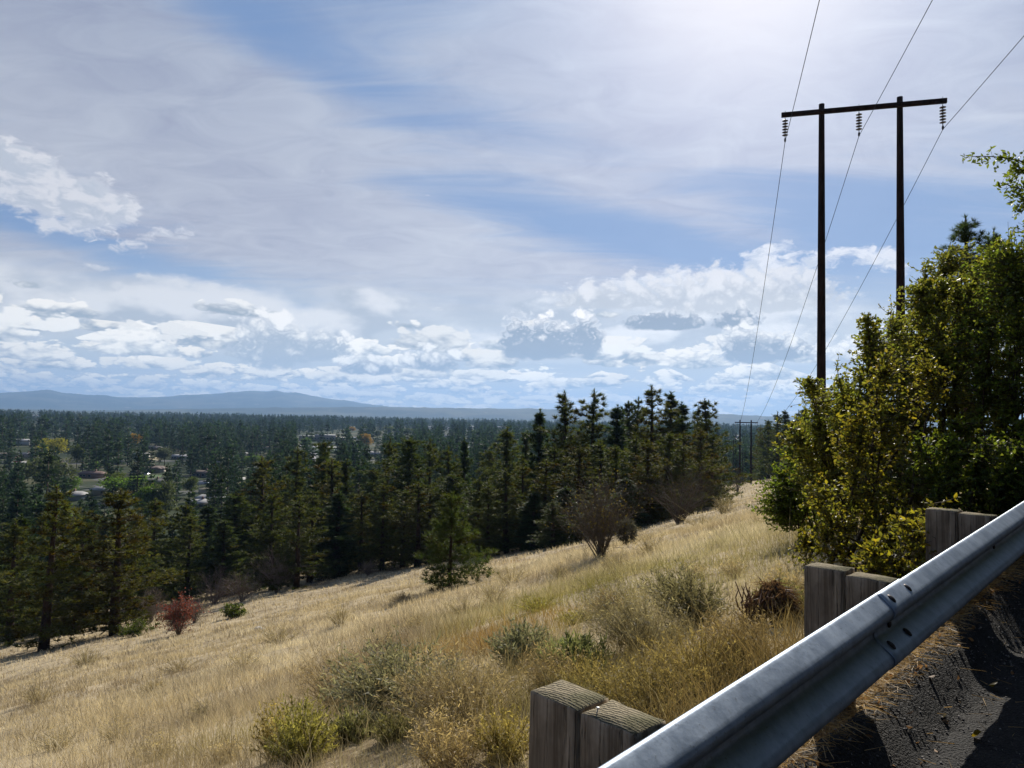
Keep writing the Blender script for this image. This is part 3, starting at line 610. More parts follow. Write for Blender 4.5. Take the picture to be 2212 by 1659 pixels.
# ------------------------------------------------------------------ conifers
def pine_meshes(seed, H=16.0, rad=2.7, whorls=26, per=5, steps=4, k=8, ln=0.42, w=0.075, open_=0.0, base=0.05, tint=(1, 1, 1), power=0.75, brown=0.06, side=2, limbs=True, tk=7):
    r_ = np.random.default_rng(seed); tr = MB(); cr = MB(); C_, Dv, Cc = [], [], []
    zt = np.linspace(0, H * 0.985, 10); wob = np.column_stack([r_.normal(0, 0.035, 10), r_.normal(0, 0.035, 10), np.zeros(10)]).cumsum(0) * 0.6; wob[0] = 0
    tp = np.column_stack([wob[:, 0], wob[:, 1], zt]); trd = 0.018 * H * (1 - zt / H * 0.93) + 0.012; tr.tube(tp, trd, tk, 0)
    def tat(z): return np.array([np.interp(z, zt, tp[:, 0]), np.interp(z, zt, tp[:, 1]), z])
    ph = r_.uniform(0, 6.28); lop = r_.uniform(0, 6.28)
    for q in range(whorls):
        t = (q + r_.uniform(-0.3, 0.3)) / whorls; t = min(max(t, 0.0), 0.985); z = H * (base + (0.975 - base) * t)
        prof_ = (1 - t) ** power * (0.55 + 0.45 * min(1, t * 5 + 0.35)) + 0.05
        for b_ in range(per + (t < 0.6)):
            if r_.random() < open_: continue
            a = ph + b_ * 6.283 / per + r_.normal(0, 0.35) + q * 1.1
            L = rad * prof_ * r_.uniform(0.45, 1.2) * (1 + 0.15 * math.cos(a - lop)) * (1 + 0.32 * math.sin(2 * a + z * 1.1 + lop)); rise = (-0.16 + 0.75 * t + r_.normal(0, 0.10)); 
            d = np.array([math.cos(a), math.sin(a), 0]); p0 = tat(z); p1 = p0 + d * L * 0.5 + np.array([0, 0, rise * L * 0.35]); p2 = p0 + d * L + np.array([0, 0, (rise + 0.22) * L * 0.9])
            bp = bez(p0, p1, p2, 5)
            if limbs: tr.tube(bp, np.linspace(0.010 * L + 0.012, 0.006, 5), 3, 0, cap=False)
            tb = (0.85, 0.62, 0.42) if (r_.random() < brown) else None
            ns_ = max(2, int(round(steps * L / rad + 1.3)))
            for u_ in np.linspace(0.34 if t < 0.7 else 0.12, 1.0, ns_):
                pt = (1 - u_) ** 2 * p0 + 2 * u_ * (1 - u_) * p1 + u_ * u_ * p2; wdt = L * 0.30 * (1.15 - abs(u_ - 0.6))
                perp = np.array([-d[1], d[0], 0])
                for e_ in range(side + (u_ > 0.95)):
                    of = perp * r_.uniform(-1, 1) * wdt + np.array([0, 0, r_.normal(0, 0.10)]) + d * r_.uniform(-0.1, 0.12)
                    if u_ > 0.95 and e_ == 0: of = of * 0.15
                    C_.append(pt + of); Dv.append(d * 0.55 + of * 0.5 + np.array([0, 0, 0.75])); v = r_.uniform(0.65, 1.25)
                    Cc.append(np.array(tb if tb else (1, 1, 1)) * v * np.array([1 + r_.normal(0, 0.08), 1, 1]))
    for z in np.linspace(0.965, 1.0, 3): C_.append(tat(H * z * 0.985)); Dv.append(np.array([0, 0, 1.5])); Cc.append(np.ones(3))
    tufts(cr, np.array(C_), np.array(Dv), k, ln, w, 0.55, 0, np.array(Cc) * np.array(tint), r_)
    return tr.mesh('trunk', [M['bark']], True), cr.mesh('crown', [M['needle']])
PV = [dict(seed=1), dict(seed=2, rad=2.9, open_=0.15, base=0.08, per=5), dict(seed=3, rad=2.3, power=0.9, tint=(0.85, 0.95, 1.0)), dict(seed=4, rad=2.7, open_=0.28, base=0.12, tint=(1, 1, 1), ln=0.5),
      dict(seed=5, rad=3.2, power=0.65, tint=(1.25, 1.05, 0.9), brown=0.3), dict(seed=6, rad=2.0, power=1.0, whorls=30, tint=(0.6, 0.8, 0.9)), dict(seed=7, rad=3.0, open_=0.1, tint=(1.1, 1.1, 0.9)), dict(seed=8, rad=2.8, whorls=18, open_=0.3, tint=(0.95, 0.95, 0.85), ln=0.55), dict(seed=9, rad=2.5, whorls=28, power=0.55, tint=(0.8, 0.9, 0.9)), dict(seed=10, rad=3.1, whorls=20, open_=0.22, power=0.85, tint=(1.15, 1.0, 0.8), brown=0.15)]
_pk = {}
def vv(v, px):
    k = (v, int(px) % 3); return {0: (0, 9, 7), 1: (1, 7, 8), 2: (2, 8, 2), 3: (3, 3, 7), 4: (4, 9, 4), 5: (5, 8, 5), 6: (6, 9, 1)}[v][int(px) % 3]
PM = [pine_meshes(**{**dict(ln=0.46, w=0.080, side=3, whorls=24, open_=0.10, k=11), **p}) for p in PV]; PR = [p.get('rad', 2.7) for p in PV]
young = pine_meshes(11, H=6.0, rad=1.9, whorls=15, per=5, steps=5, k=16, ln=0.34, w=0.028, side=3, tint=(0.75, 0.85, 0.9), base=0.05, power=0.8, brown=0.08)
sapl = pine_meshes(12, H=4.0, rad=1.15, whorls=12, per=5, steps=3, k=9, ln=0.26, w=0.045, base=0.04, power=0.85, tint=(1.1, 1.25, 1.0), brown=0)
tree_xy = []
def pine(px, top, base=None, depth=None, hw=60, v=0, label=None, group=None, meshes=None, Hm=16.0, Rm=None, name='pine_tree'):
    if base is not None: P = hit(px, base)
    else:
        r = ray(px, 900); P = onground(r[0] / r[1] * depth, depth)
    zt = at(px, top, P[1])[2]; Hh = max(zt - P[2], 1.5); v = vv(v, px); mt, mc = meshes or PM[v]; Rm = Rm or PR[v]
    sz = Hh / Hm; sx = (hw * (1.7 if group == 'pines hidden inside the stand' else 1.6) / F * P[1]) / Rm
    o = empty(name, P - np.array([0, 0, 0.1]), label, 'tree', group, rz=random.uniform(0, 6.28), sc=(sx, sx, sz)); o.rotation_euler = (random.gauss(0, 0.018), random.gauss(0, 0.018), o.rotation_euler[2])
    obj('trunk', mt, o); obj('crown', mc, o); tree_xy.append((P[0], P[1], hw / F * P[1])); return o
GS = 'pines of the stand along the field edge'
front = [ # px, top, base, halfwidth, variant, label
 (94, 1047, 1405, 74, 0, 'tall olive pine at the field corner, its bare trunk reaching the grass'),
 (248, 1053, 1372, 80, 4, 'broad brown-tinged pine left of the red shrub'),
 (20, 1120, 1392, 55, 6, 'pine cut by the left edge of the photo at the field corner'),
 (165, 1120, 1365, 44, 2, 'slim dark pine between the two broad pines at the field corner'),
 (390, 1085, 1295, 46, 6, 'light green pine standing over the red shrub'),
 (565, 983, 1262, 62, 0, 'high pine rising right of the town gap, first of the long stand'),
 (715, 988, 1240, 62, 4, 'brownish pine with a thin straight trunk above the dry grass'),
 (805, 1010, 1212, 44, 2, 'narrow pine just left of the broad dark pine'),
 (870, 1053, 1226, 46, 6, 'mid-height pine below the broad dark pine'),
 (640, 1075, 1272, 44, 1, 'low olive pine behind the grey bare bushes'),
 (765, 1080, 1232, 36, 1, 'short thin-trunked pine left of the mid-height pine'),
 (480, 1120, 1290, 40, 2, 'small dark pine above the greyish shrubs'),
 (1010, 1110, 1200, 30, 6, 'small pine right of the lone young pine'),
]
for px, tp_, bs, hw, v, lb in front: pine(px, tp_, bs, hw=hw, v=v, label=lb, group=GS)
pine(972, 1060, 1272, hw=50, meshes=young, Hm=6.0, Rm=1.9, label='lone young pine standing out on the dry grass with its shadow downhill', name='young_pine')
pine(1070, 1080, 1192, hw=34, meshes=sapl, Hm=4.0, Rm=1.15, label='bright green young pine at the edge of the grass right of the lone pine', name='young_pine')
pine(1119, 1116, 1180, hw=20, meshes=sapl, Hm=4.0, Rm=1.15, label='small sapling pine on the grass left of the big bare bush', name='young_pine')
pine(1308, 988, 1110, hw=26, meshes=sapl, Hm=4.0, Rm=1.15, label='pale green young pine rising behind the big bare bush', name='young_pine')
back = [ # px, top, depth, halfwidth, variant, label
 (703, 950, 128, 34, 5, 'narrow dark pine with a pointed top in front of the paved lot'),
 (753, 990, 112, 34, 2, 'pine with a thin pointed crown left of centre of the stand'),
 (640, 965, 130, 38, 3, 'open grey-green pine behind the high pine'),
 (838, 945, 120, 34, 1, 'tall pine just left of the broad dark pine of the stand'),
 (883, 943, 108, 50, 5, 'broad very dark pine with a rounded top in mid stand'),
 (935, 948, 125, 36, 3, 'thin-topped pine right of the broad dark pine'),
 (973, 963, 115, 36, 1, 'pine rising straight behind the lone young pine'),
 (1010, 945, 130, 22, 5, 'narrow nearly black pine like a spire'),
 (1062, 968, 118, 36, 6, 'olive pine left of the stepped rise of the stand'),
 (1095, 920, 112, 44, 0, 'tall pine at the foot of the stepped rise of the stand'),
 (1133, 928, 122, 34, 2, 'pine second in the stepped rise of the stand'),
 (1163, 882, 108, 34, 5, 'dark slender pine whose tip just clears the far ridge'),
 (1221, 844, 105, 50, 3, 'tall open-crowned pine with a ragged clump held out to the left'),
 (1278, 840, 103, 52, 3, 'tall open pine with tiered gaps, right of the ragged one'),
 (1326, 873, 108, 38, 5, 'dense dark pine between the open pines and the highest pine'),
 (1346, 865, 118, 26, 1, 'thin pine tip beside the dense dark pine'),
 (1377, 857, 120, 32, 3, 'sparse topped pine left of the highest pine'),
 (1411, 830, 104, 54, 0, 'highest pine of the stand against the clouds'),
 (1443, 844, 108, 42, 2, 'pine close right of the highest pine'),
 (1478, 867, 112, 34, 5, 'dark pine third from the end of the stand by the power line'),
 (1501, 878, 118, 24, 1, 'thin pine second from the end of the stand by the power line'),
 (1533, 859, 112, 42, 6, 'last pine of the stand beside the power line clearing'),
]
for px, tp_, dp_, hw, v, lb in back: pine(px, tp_, depth=dp_, hw=hw, v=v, label=lb, group=GS)
fill = [(150, 1090, 105, 40, 1), (345, 1075, 118, 50, 6), (300, 1110, 100, 40, 0), (420, 1110, 110, 36, 1), (455, 1088, 140, 36, 5), (520, 1060, 112, 44, 5), (600, 1060, 100, 40, 6), (680, 1060, 98, 38, 0), (735, 1060, 100, 40, 5),
        (790, 1060, 105, 40, 0), (835, 1040, 98, 36, 4), (910, 1040, 92, 46, 0), (940, 1050, 96, 40, 1), (985, 1020, 98, 38, 5), (1035, 1030, 90, 40, 0), (1060, 1040, 84, 30, 1), (1100, 1010, 84, 42, 6), (1135, 1000, 88, 40, 4), (1180, 990, 84, 44, 6),
        (1205, 960, 92, 40, 0), (1250, 960, 86, 44, 4), (1295, 950, 90, 44, 0), (1335, 960, 84, 40, 6), (1370, 940, 88, 44, 0), (1400, 950, 80, 42, 4), (1440, 930, 86, 44, 6), (1480, 930, 90, 40, 0), (1515, 925, 96, 36, 4), (1540, 935, 104, 30, 1),
        (1160, 1060, 80, 36, 5), (1230, 1050, 76, 38, 5), (1290, 1040, 74, 34, 6), (1200, 1080, 72, 30, 0), (60, 1110, 92, 46, 5), (210, 1130, 96, 40, 5), (1350, 1030, 76, 36, 5), (1410, 1010, 80, 34, 0), (1465, 985, 92, 34, 5), (1518, 960, 108, 28, 5)]
SHORT = [(94, 'tall olive pine at the field corner'), (165, 'slim dark pine at the field corner'), (248, 'broad brown-tinged pine'), (20, 'pine cut by the left edge'), (390, 'light green pine over the red shrub'), (480, 'small dark pine above the grey bushes'), (565, 'high pine that starts the long stand'), (640, 'open grey-green pine'),
         (715, 'brownish thin-trunked pine'), (753, 'thin pointed pine left of mid stand'), (805, 'narrow pine near the broad dark one'), (883, 'broad very dark pine'), (935, 'thin-topped pine'), (973, 'lone young pine'), (1010, 'black spire-like pine'), (1062, 'olive pine before the stepped rise'), (1095, 'tall pine at the stepped rise'),
         (1133, 'second pine of the stepped rise'), (1163, 'dark slender pine'), (1221, 'ragged open-crowned pine'), (1278, 'tiered open pine'), (1326, 'dense dark pine'), (1377, 'sparse topped pine'), (1411, 'highest pine'), (1443, 'pine right of the highest'), (1478, 'third pine from the power line'), (1533, 'last pine by the power line')]
used = {}
for px, tp_, dp_, hw, v in sorted(fill):
    sx_, nm_ = min(SHORT, key=lambda q: abs(q[0] - px) + 1e-3 * q[0]); side_ = 'left of' if px < sx_ else 'right of'; k_ = (side_, nm_); used[k_] = used.get(k_, 0) + 1
    pine(px, tp_, depth=dp_, hw=hw, v=v, label=('half-hidden pine just ' if used[k_] == 1 else 'lower half-hidden pine further ') + side_ + ' the ' + nm_, group='pines hidden inside the stand')
# east side of the clearing and the two pines behind the thicket
east = [(1679, 889, 215, 20, 0, 'pine with the tallest point right of the distant pole frame'), (1697, 885, 235, 22, 2, 'pine behind the tallest one on the east side of the clearing'), (1743, 879, 190, 26, 5, 'dark pine left of the near left pole'),
        (1724, 886, 225, 20, 3, 'thin pine between the two taller ones on the east side'), (1660, 906, 250, 18, 5, 'lower pine nearest the distant pole frame'), (1765, 884, 175, 24, 6, 'pine showing behind the foot of the near left pole')]
for px, tp_, dp_, hw, v, lb in east: pine(px, tp_, depth=dp_, hw=hw, v=v, label=lb, group='pines east of the clearing')
for k_, (px, tp_, dp_, hw) in enumerate([(1645, 918, 300, 14), (1670, 925, 255, 18), (1700, 915, 215, 24), (1715, 930, 190, 24), (1735, 915, 180, 26), (1690, 935, 235, 20), (1640, 930, 330, 14), (1790, 880, 170, 30), (1830, 870, 165, 30), (1655, 940, 280, 14)]):
    pine(px, tp_, depth=dp_, hw=hw, v=k_ % 7, label=('small dim pine just left of the tallest group east of the clearing', 'dim pine with a low tip left of the tallest east pine', 'dark pine below the tallest east pines', 'broad low pine in the east wall of trees', 'tall pine in the east wall left of the near left pole', 'squat dim pine at the foot of the east wall', 'smallest dim pine far down the clearing', 'pine top right behind the near left pole', 'pine top between the two near poles above the thicket', 'low dim pine nearest the clearing grass')[k_], group='pines filling the wall east of the clearing')
big = pine_meshes(21, H=14.0, rad=2.9, whorls=26, per=5, steps=6, k=22, ln=0.30, w=0.022, base=0.2, power=0.8, tint=(0.75, 0.95, 1.15), side=3, open_=0.15, brown=0)
pine(2088, 455, depth=26, hw=95, meshes=big, Hm=14, Rm=2.9, label='big blue-green pine rising above the thicket', group='pines behind the thicket')
pine(2155, 486, depth=29, hw=70, meshes=big, Hm=14, Rm=2.9, label='second blue-green pine tip right of the big one above the thicket', group='pines behind the thicket')
pine(1821, 812, depth=60, hw=22, meshes=big, Hm=14, Rm=2.9, label='small pine tip beside the near left pole, behind the thicket', group='pines behind the thicket')

# ------------------------------------------------------------------ bare and red shrubs in the field
def bare_shrub(name, px, base, top, hw, label, group=None, n=26, twigs=900, leafn=500, seed=0, leafmat='leaf', lcol=(0.75, 0.55, 0.35), lsize=0.07, tw=0.012, extra=None, wood='twig', spread=1.0):
    r_ = np.random.default_rng(seed); P = hit(px, base); d_ = P[1]; H = (base - top) / F * d_; Rr = hw / F * d_
    o = empty(name, P, label, 'shrub', group); st = MB(); N_ = []; 
    for q in range(n):
        a = r_.uniform(0, 6.283); rr_ = Rr * r_.uniform(0.1, 1.0) ** 0.6 * spread; h = H * (1.0 - 0.55 * (rr_ / Rr / spread) ** 2) * r_.uniform(0.55, 1.0)
        e = np.array([math.cos(a) * rr_, math.sin(a) * rr_, h]); c = np.array([e[0] * 0.25, e[1] * 0.25, h * 0.62]) + r_.normal(0, 0.06 * H, 3); b0 = np.array([math.cos(a), math.sin(a), 0]) * 0.05 * Rr * r_.uniform(0, 1.5); b0[2] = -0.15
        B = bez(b0, c, e, 8) + r_.normal(0, 0.012 * H, (8, 3)) * np.linspace(0, 1, 8)[:, None]; st.tube(B, np.linspace(0.0105 * H, 0.003 * H, 8), 5, cap=False); N_.append(B[2:])
    N_ = np.concatenate(N_); cur = N_
    for lvl, (m_, L, wd) in enumerate(((twigs // 3, 0.20 * H, tw * 1.3), (twigs, 0.15 * H, tw))):
        i_ = r_.integers(0, len(cur), m_); p0 = cur[i_]; out = p0 * [1, 1, 0.3] / max(Rr, 0.1) + [0, 0, 0.7]; dr = unit(out + r_.normal(0, 0.65, (m_, 3))); p1 = p0 + dr * L * r_.uniform(0.5, 1.1, (m_, 1))
        p2 = p1 + unit(dr + r_.normal(0, 0.5, (m_, 3))) * L * 0.6; ribbons(st, p0, p1, wd, wd * 0.7, r_=r_); ribbons(st, p1, p2, wd * 0.7, wd * 0.35, r_=r_); cur = np.concatenate([p1, p2])
    st.build('stems', M[wood], o)
    if leafn:
        lf = MB(); i_ = r_.integers(0, len(cur), leafn); pp = cur[i_] + r_.normal(0, 0.05, (leafn, 3)); cc = np.array(lcol) * r_.uniform(0.5, 1.5, (leafn, 1))
        leaves(lf, pp, r_.normal(size=(leafn, 3)) + [0, 0, 0.3], lsize * r_.uniform(0.7, 1.2, leafn), lsize * 0.6, 0, cc, r_); lf.build('foliage', M[leafmat], o)
    return o
bb = bare_shrub('bare_shrub', 1298, 1205, 1035, 92, 'big leafless bush with fanned stems on the grass slope', n=30, twigs=1500, leafn=500, seed=5, tw=0.010)
c_ = at(1354, 1148, bb.location[1] - 0.3); r5 = np.random.default_rng(5); nb = MB(); pp = r5.normal(0, 1, (500, 3)); pp = unit(pp) * r5.uniform(0.2, 1, (500, 1)) ** 0.5 * [0.34, 0.34, 0.42] + c_ - np.array(bb.location)
tufts(nb, pp, unit(pp - pp.mean(0)), 4, 0.16, 0.03, 0.7, 0, (0.10, 0.10, 0.09), r5)
nb.build('witches_broom', M['weed'], bb)
bare_shrub('bare_shrub', 1467, 1132, 1008, 66, 'second leafless bush further up the slope, round and twiggy', n=30, twigs=1400, leafn=500, seed=6, tw=0.011)
bare_shrub('bare_shrub', 1594, 1063, 1015, 22, 'small leafless bush by the foot of the distant pole frame', n=16, twigs=500, leafn=100, seed=7, tw=0.02)
bare_shrub('bare_shrub', 1205, 1150, 1075, 60, 'low tangled bare bush in the shade left of the big leafless bush', n=14, twigs=600, leafn=250, seed=8, tw=0.012)
bare_shrub('bare_shrub', 1405, 1110, 1050, 60, 'shaded bare thicket between the two leafless bushes', n=14, twigs=600, leafn=300, seed=9, tw=0.012, lcol=(0.5, 0.45, 0.3))
bare_shrub('bare_shrub', 1540, 1068, 1015, 46, 'brown bush where the stand meets the clearing', n=14, twigs=600, leafn=350, seed=10, tw=0.014, lcol=(0.9, 0.7, 0.4))
red = bare_shrub('red_shrub', 385, 1372, 1292, 27, 'crimson-leaved shrub at the foot of the pines', n=18, twigs=900, leafn=2600, seed=12, leafmat='red', lcol=(1, 1, 1), lsize=0.12, tw=0.016, spread=0.85)
gb = [(462, 1305, 1235, 44, 'grey bare bush right of the red shrub'), (522, 1300, 1240, 40, 'second grey bare bush right of the red shrub'), (598, 1280, 1195, 54, 'tall grey-pink bare bush under the high pine'), (352, 1270, 1205, 30, 'pale bare bush behind the red shrub'),
      (420, 1345, 1290, 26, 'arching bare stems just right of the red shrub'), (325, 1345, 1280, 26, 'thin bare bush just left of the red shrub'), (795, 1245, 1212, 22, 'small dark bush at the foot of the narrow pines')]
for q, (px, bs, tp_, hw, lb) in enumerate(gb): bare_shrub('bare_shrub', px, bs, tp_, hw, lb, 'grey bushes at the foot of the pines', n=18, twigs=900, leafn=300, seed=30 + q, tw=0.018, wood='pale_twig', lcol=(0.7, 0.65, 0.4))
bare_shrub('green_shrub', 498, 1336, 1310, 28, 'low dark green shrub on the grass right of the red shrub', n=14, twigs=500, leafn=2600, seed=41, lcol=(0.45, 0.55, 0.4), lsize=0.12)
bare_shrub('green_shrub', 290, 1375, 1345, 30, 'low green shrub in the shade of the broad brown-tinged pine', n=14, twigs=500, leafn=2000, seed=42, lcol=(0.4, 0.5, 0.4), lsize=0.12)

# ------------------------------------------------------------------ dry grass of the slope
def patch_cols(x, y, r_):
    n = len(x); a = vnoise(x, y, 3.2, 11); b = vnoise(x, y, 1.1, 12); c = vnoise(x, y, 8.5, 13); v = r_.uniform(0.72, 1.22, (n, 1))
    straw = np.array([0.56, 0.475, 0.31]); pale = np.array([0.74, 0.66, 0.48]); grey = np.array([0.33, 0.275, 0.195]); rust = np.array([0.40, 0.25, 0.10]); grn = np.array([0.25, 0.255, 0.075])
    w1 = np.clip((a + 0.2) * 1.1, 0, 1)[:, None]; col = straw * (1 - w1) + pale * w1
    w2 = np.clip((b * 0.7 + c * 0.7 - 0.12) * 1.5, 0, 0.85)[:, None]; col = col * (1 - w2) + grey * w2
    w3 = np.clip((vnoise(x, y, 0.6, 14) * 0.6 + vnoise(x * 1.0, y * 2.2, 4.5, 15) * 0.8 - 0.35) * 1.8, 0, 0.8)[:, None]; col = col * (1 - w3) + np.array([0.24, 0.185, 0.12]) * w3
    for px, py, rad, cc, st in PATCH:
        d = np.hypot(x - px, y - py) / rad; w = (np.clip(1.25 - d, 0, 1) * st * np.clip(0.6 + 0.7 * vnoise(x, y, 0.7, px), 0, 1.2)).clip(0, 1)[:, None]; col = col * (1 - w) + cc * w
    return col * v
def pxy(px, py): p = hit(px, py); return p[0], p[1]
GRN = np.array([0.26, 0.25, 0.06]); RUS = np.array([0.44, 0.26, 0.09]); GLD = np.array([0.33, 0.27, 0.13])
PATCH = []
for px, py, rad, cc, st in [(1150, 1300, 2.6, GRN, 1.0), (1235, 1315, 2.2, GRN, 0.9), (1320, 1290, 2.6, GRN, 1.0), (1250, 1340, 1.2, GRN, 0.8), (1440, 1240, 3.5, GRN, 0.6), (1560, 1200, 4, GRN, 0.45), (1500, 1180, 5, GRN, 0.4), (1060, 1385, 1.8, RUS, 0.95), (960, 1420, 1.2, RUS, 0.8),
                            (640, 1560, 0.9, GRN * 1.1, 0.9), (560, 1600, 1.1, GLD, 0.6), (1000, 1620, 1.2, GLD, 0.8), (860, 1640, 1.0, GLD, 0.6), (1350, 1500, 1.4, GLD, 0.9), (1500, 1450, 1.5, GLD, 0.9), (1200, 1530, 1.2, GLD, 0.9), (1100, 1590, 1.0, GRN, 0.8), (1570, 1380, 1.4, GLD, 0.7),
                            (1250, 1450, 1.2, GLD, 0.6), (1620, 1060, 7, GLD, 0.5), (1130, 1213, 3, RUS, 0.5), (1640, 1250, 3, GRN, 0.4), (1180, 1350, 1.5, GLD, 0.6), (720, 1600, 0.8, GLD, 0.6)]:
    x, y = pxy(px, py); PATCH.append((x, y, rad, cc, st))
def grass(n, r0, r1, a0, a1, hgt, wid, seed, name, label, umax=140, pw=1.0, lean=0.35, pts=None, cm=1.0):
    r_ = np.random.default_rng(seed); a = np.radians(r_.uniform(a0, a1, n)); t = r_.uniform(0, 1, n) ** pw; rr_ = r0 * (r1 / r0) ** t
    x = rr_ * np.sin(a); y = rr_ * np.cos(a); u, s = us(x, y)
    dens = 0.62 + 0.5 * vnoise(x, y, 1.6, 21) + 0.25 * vnoise(x, y, 0.45, 22); k = (u > 0.25) & (u < umax) & (r_.uniform(0, 1, n) < dens) & (s < 262)
    x, y, rr_ = x[k], y[k], rr_[k]
    if pts is not None: x, y = pts; rr_ = np.hypot(x, y)
    n = len(x); z = terrain(x, y); c = patch_cols(x, y, r_) * cm
    h = hgt * r_.uniform(0.4, 1.35, n) * (1 + 0.45 * np.clip(vnoise(x, y, 2.1, 23), -1, 1)) * (1 + 0.5 * np.clip(vnoise(x, y, 0.35, 24), -1, 1)); th = r_.uniform(0, 6.283, n); ln_ = lean * r_.uniform(0.2, 1.4, n)
    d = np.stack([np.cos(th) * ln_ - 0.10, np.sin(th) * ln_ + 0.05, np.ones(n)], 1); P0 = np.stack([x, y, z - 0.02], 1); P1 = P0 + d * (h * 0.5)[:, None]; d2 = d * [1.9, 1.9, 0.85]; P2 = P1 + d2 * (h * 0.5)[:, None]
    w = (wid * rr_ * r_.uniform(0.6, 1.4, n))[:, None]; thf = r_.uniform(0, 6.283, n); sd = np.stack([np.cos(thf), np.sin(thf), np.zeros(n)], 1) * w / 2
    V = np.stack([P0 - sd, P0 + sd, P1 + sd * 0.8, P1 - sd * 0.8, P2], 1).reshape(-1, 3); o = (np.arange(n) * 5)[:, None]
    me = mesh_np(name, V, [o + np.array([[0, 1, 2, 3]]), o + np.array([[3, 2, 4]])], [M['dry']], col=np.repeat(c, 5, 0))
    return tag(obj(name, me), label, 'grass', kind='stuff')
grass(150000, 2.6, 16, -44, 40, 0.165, 0.00055, 3, 'dry_grass', 'pale dry grass on the near slope below the guardrail', pw=0.75)
grass(6000, 3.0, 22, -44, 38, 0.48, 0.00050, 6, 'tall_dry_stalks', 'thin taller dry stalks standing up through the near grass', pw=0.8, lean=0.5)
grass(230000, 14, 55, -40, 38, 0.23, 0.00060, 4, 'dry_grass', 'pale dry grass on the middle of the open slope', pw=0.75)
grass(130000, 50, 270, -40, 30, 0.28, 0.00070, 5, 'dry_grass', 'pale dry grass on the far part of the open slope and the clearing', umax=190, pw=0.9)

# ------------------------------------------------------------------ power line
M['wire'] = mat('conductor', lambda gg: princ(gg, (0.03, 0.035, 0.045, 1), 0.9, 0.0, 0.1))
M['glaze'] = mat('brown_porcelain', lambda gg: princ(gg, (0.035, 0.018, 0.014, 1), 0.25, 0, 0.6))
def lathe(mb, prof_, c, n=14, mat_=0, ax=None):
    P_ = np.array(prof_); k = len(P_); th = np.arange(n) * 2 * math.pi / n
    V = np.stack([P_[:, None, 0] * np.cos(th), P_[:, None, 0] * np.sin(th), np.broadcast_to(P_[:, None, 1], (k, n))], -1).reshape(-1, 3) + np.asarray(c)
    i = np.arange(k - 1)[:, None] * n; j = np.arange(n)[None]; j2 = (j + 1) % n
    mb.add(V, [np.stack([i + j, i + n + j, i + n + j2, i + j2], -1).reshape(-1, 4)], mat_)
def hframe(pl, pr, arm_len, polepx, topext, label, rp=0.19, drop=1.32, fine=True):
    """pl, pr: directions in which the arm's two ends are seen; the arm is level and arm_len long"""
    a, b = ray(*pl), ray(*pr); dv = b / b[2] - a / a[2]
    Hh = arm_len / np.linalg.norm(dv)
    if a[2] < 0: Hh = -Hh
    A, B = a / a[2] * Hh, b / b[2] * Hh; ax = unit(B - A); perp = np.array([-ax[1], ax[0], 0])
    if perp[1] < 0: perp = -perp
    mid = (A + B) / 2; g0 = onground(mid[0], mid[1]); o = empty('h_frame_pole', g0, label, 'utility pole', 'wooden H-frame poles of the power line')
    mb = MB(); hw_ = 0.085 if fine else 0.12; hh = 0.135 if fine else 0.16
    L = np.linalg.norm(B - A); mb.box(mid - g0 - perp * (rp + hw_), (L, hw_ * 2, hh * 2), math.atan2(ax[1], ax[0]), bev=0.01)
    mb.build('crossarm', M['pole'], o)
    for px in polepx:
        # where the vertical pole meets the arm line
        f = (px - pl[0]) / (pr[0] - pl[0]); best = None
        for t in np.linspace(0, 1, 400):
            Q = A + (B - A) * t; q = proj(Q); 
            if best is None or abs(q[0] - px) < best[0]: best = (abs(q[0] - px), t)
        Q = A + (B - A) * best[1]; z0 = float(terrain(Q[0], Q[1])) - 0.6; zs = np.linspace(z0, Q[2] + topext, 16)
        r_ = np.linspace(rp * 1.5, rp * 0.82, 16); mb = MB(); mb.tube(np.column_stack([np.full(16, Q[0]), np.full(16, Q[1]), zs]) - g0, r_, 14)
        p_ = mb.build('pole', M['pole'], o, smooth=True)
        if fine:
            mb = MB(); c0 = Q - g0 - perp * (rp + hw_ * 2 + 0.05); c1 = Q - g0 + perp * (rp + 0.08); mb.tube([c0, c1], 0.02, 8); mb.build('through_bolt', M['bolt'], p_)
    ends = []
    for t in ((0.024, 0.483, 0.976) if fine else (0.03, 0.5, 0.97)):
        Q = A + (B - A) * t - perp * (rp + hw_) - g0; mb = MB(); z = -hh
        mb.tube([Q + [0, 0, hh + 0.10], Q + [0, 0, -hh - 0.10]], 0.014, 6)
        zc = -hh - 0.10; n = 6 if fine else 5
        mb.tube([Q + [0, 0, zc + 0.02], Q + [0, 0, zc - drop + 0.1]], 0.022, 6)
        for q in range(n):
            zq = zc - 0.10 - q * (drop - 0.30) / n; lathe(mb, [(0.030, zq + 0.03), (0.055, zq + 0.02), (0.12, zq + 0.0), (0.165, zq - 0.025), (0.165, zq - 0.035), (0.12, zq - 0.050), (0.05, zq - 0.055), (0.03, zq - 0.07)], Q, 16)
        ins = mb.build('insulator_string', M['glaze'], o, smooth=True)
        e = Q + [0, 0, zc - drop + 0.02]; mb = MB(); lathe(mb, [(0.0, 0.16), (0.04, 0.14), (0.06, 0.06), (0.055, -0.04), (0.02, -0.10), (0.0, -0.10)], e, 10); mb.build('clamp', M['bolt'], ins, smooth=True)
        ends.append(e + g0 + [0, 0, -0.06])
    return o, ends, perp
def proj(P_):
    x, y, z = P_; yc = y * _cp + z * _sp; zc = -y * _sp + z * _cp; u = x / yc; v = -zc / yc
    return CX + F * (u * _c - v * _s), CY + F * (u * _s + v * _c)
f1, e1, pd1 = hframe((1687, 253), (2042, 222), 8.6, (1775, 1944), 0.55, 'near wooden H-frame with three hanging insulator strings above the thicket')
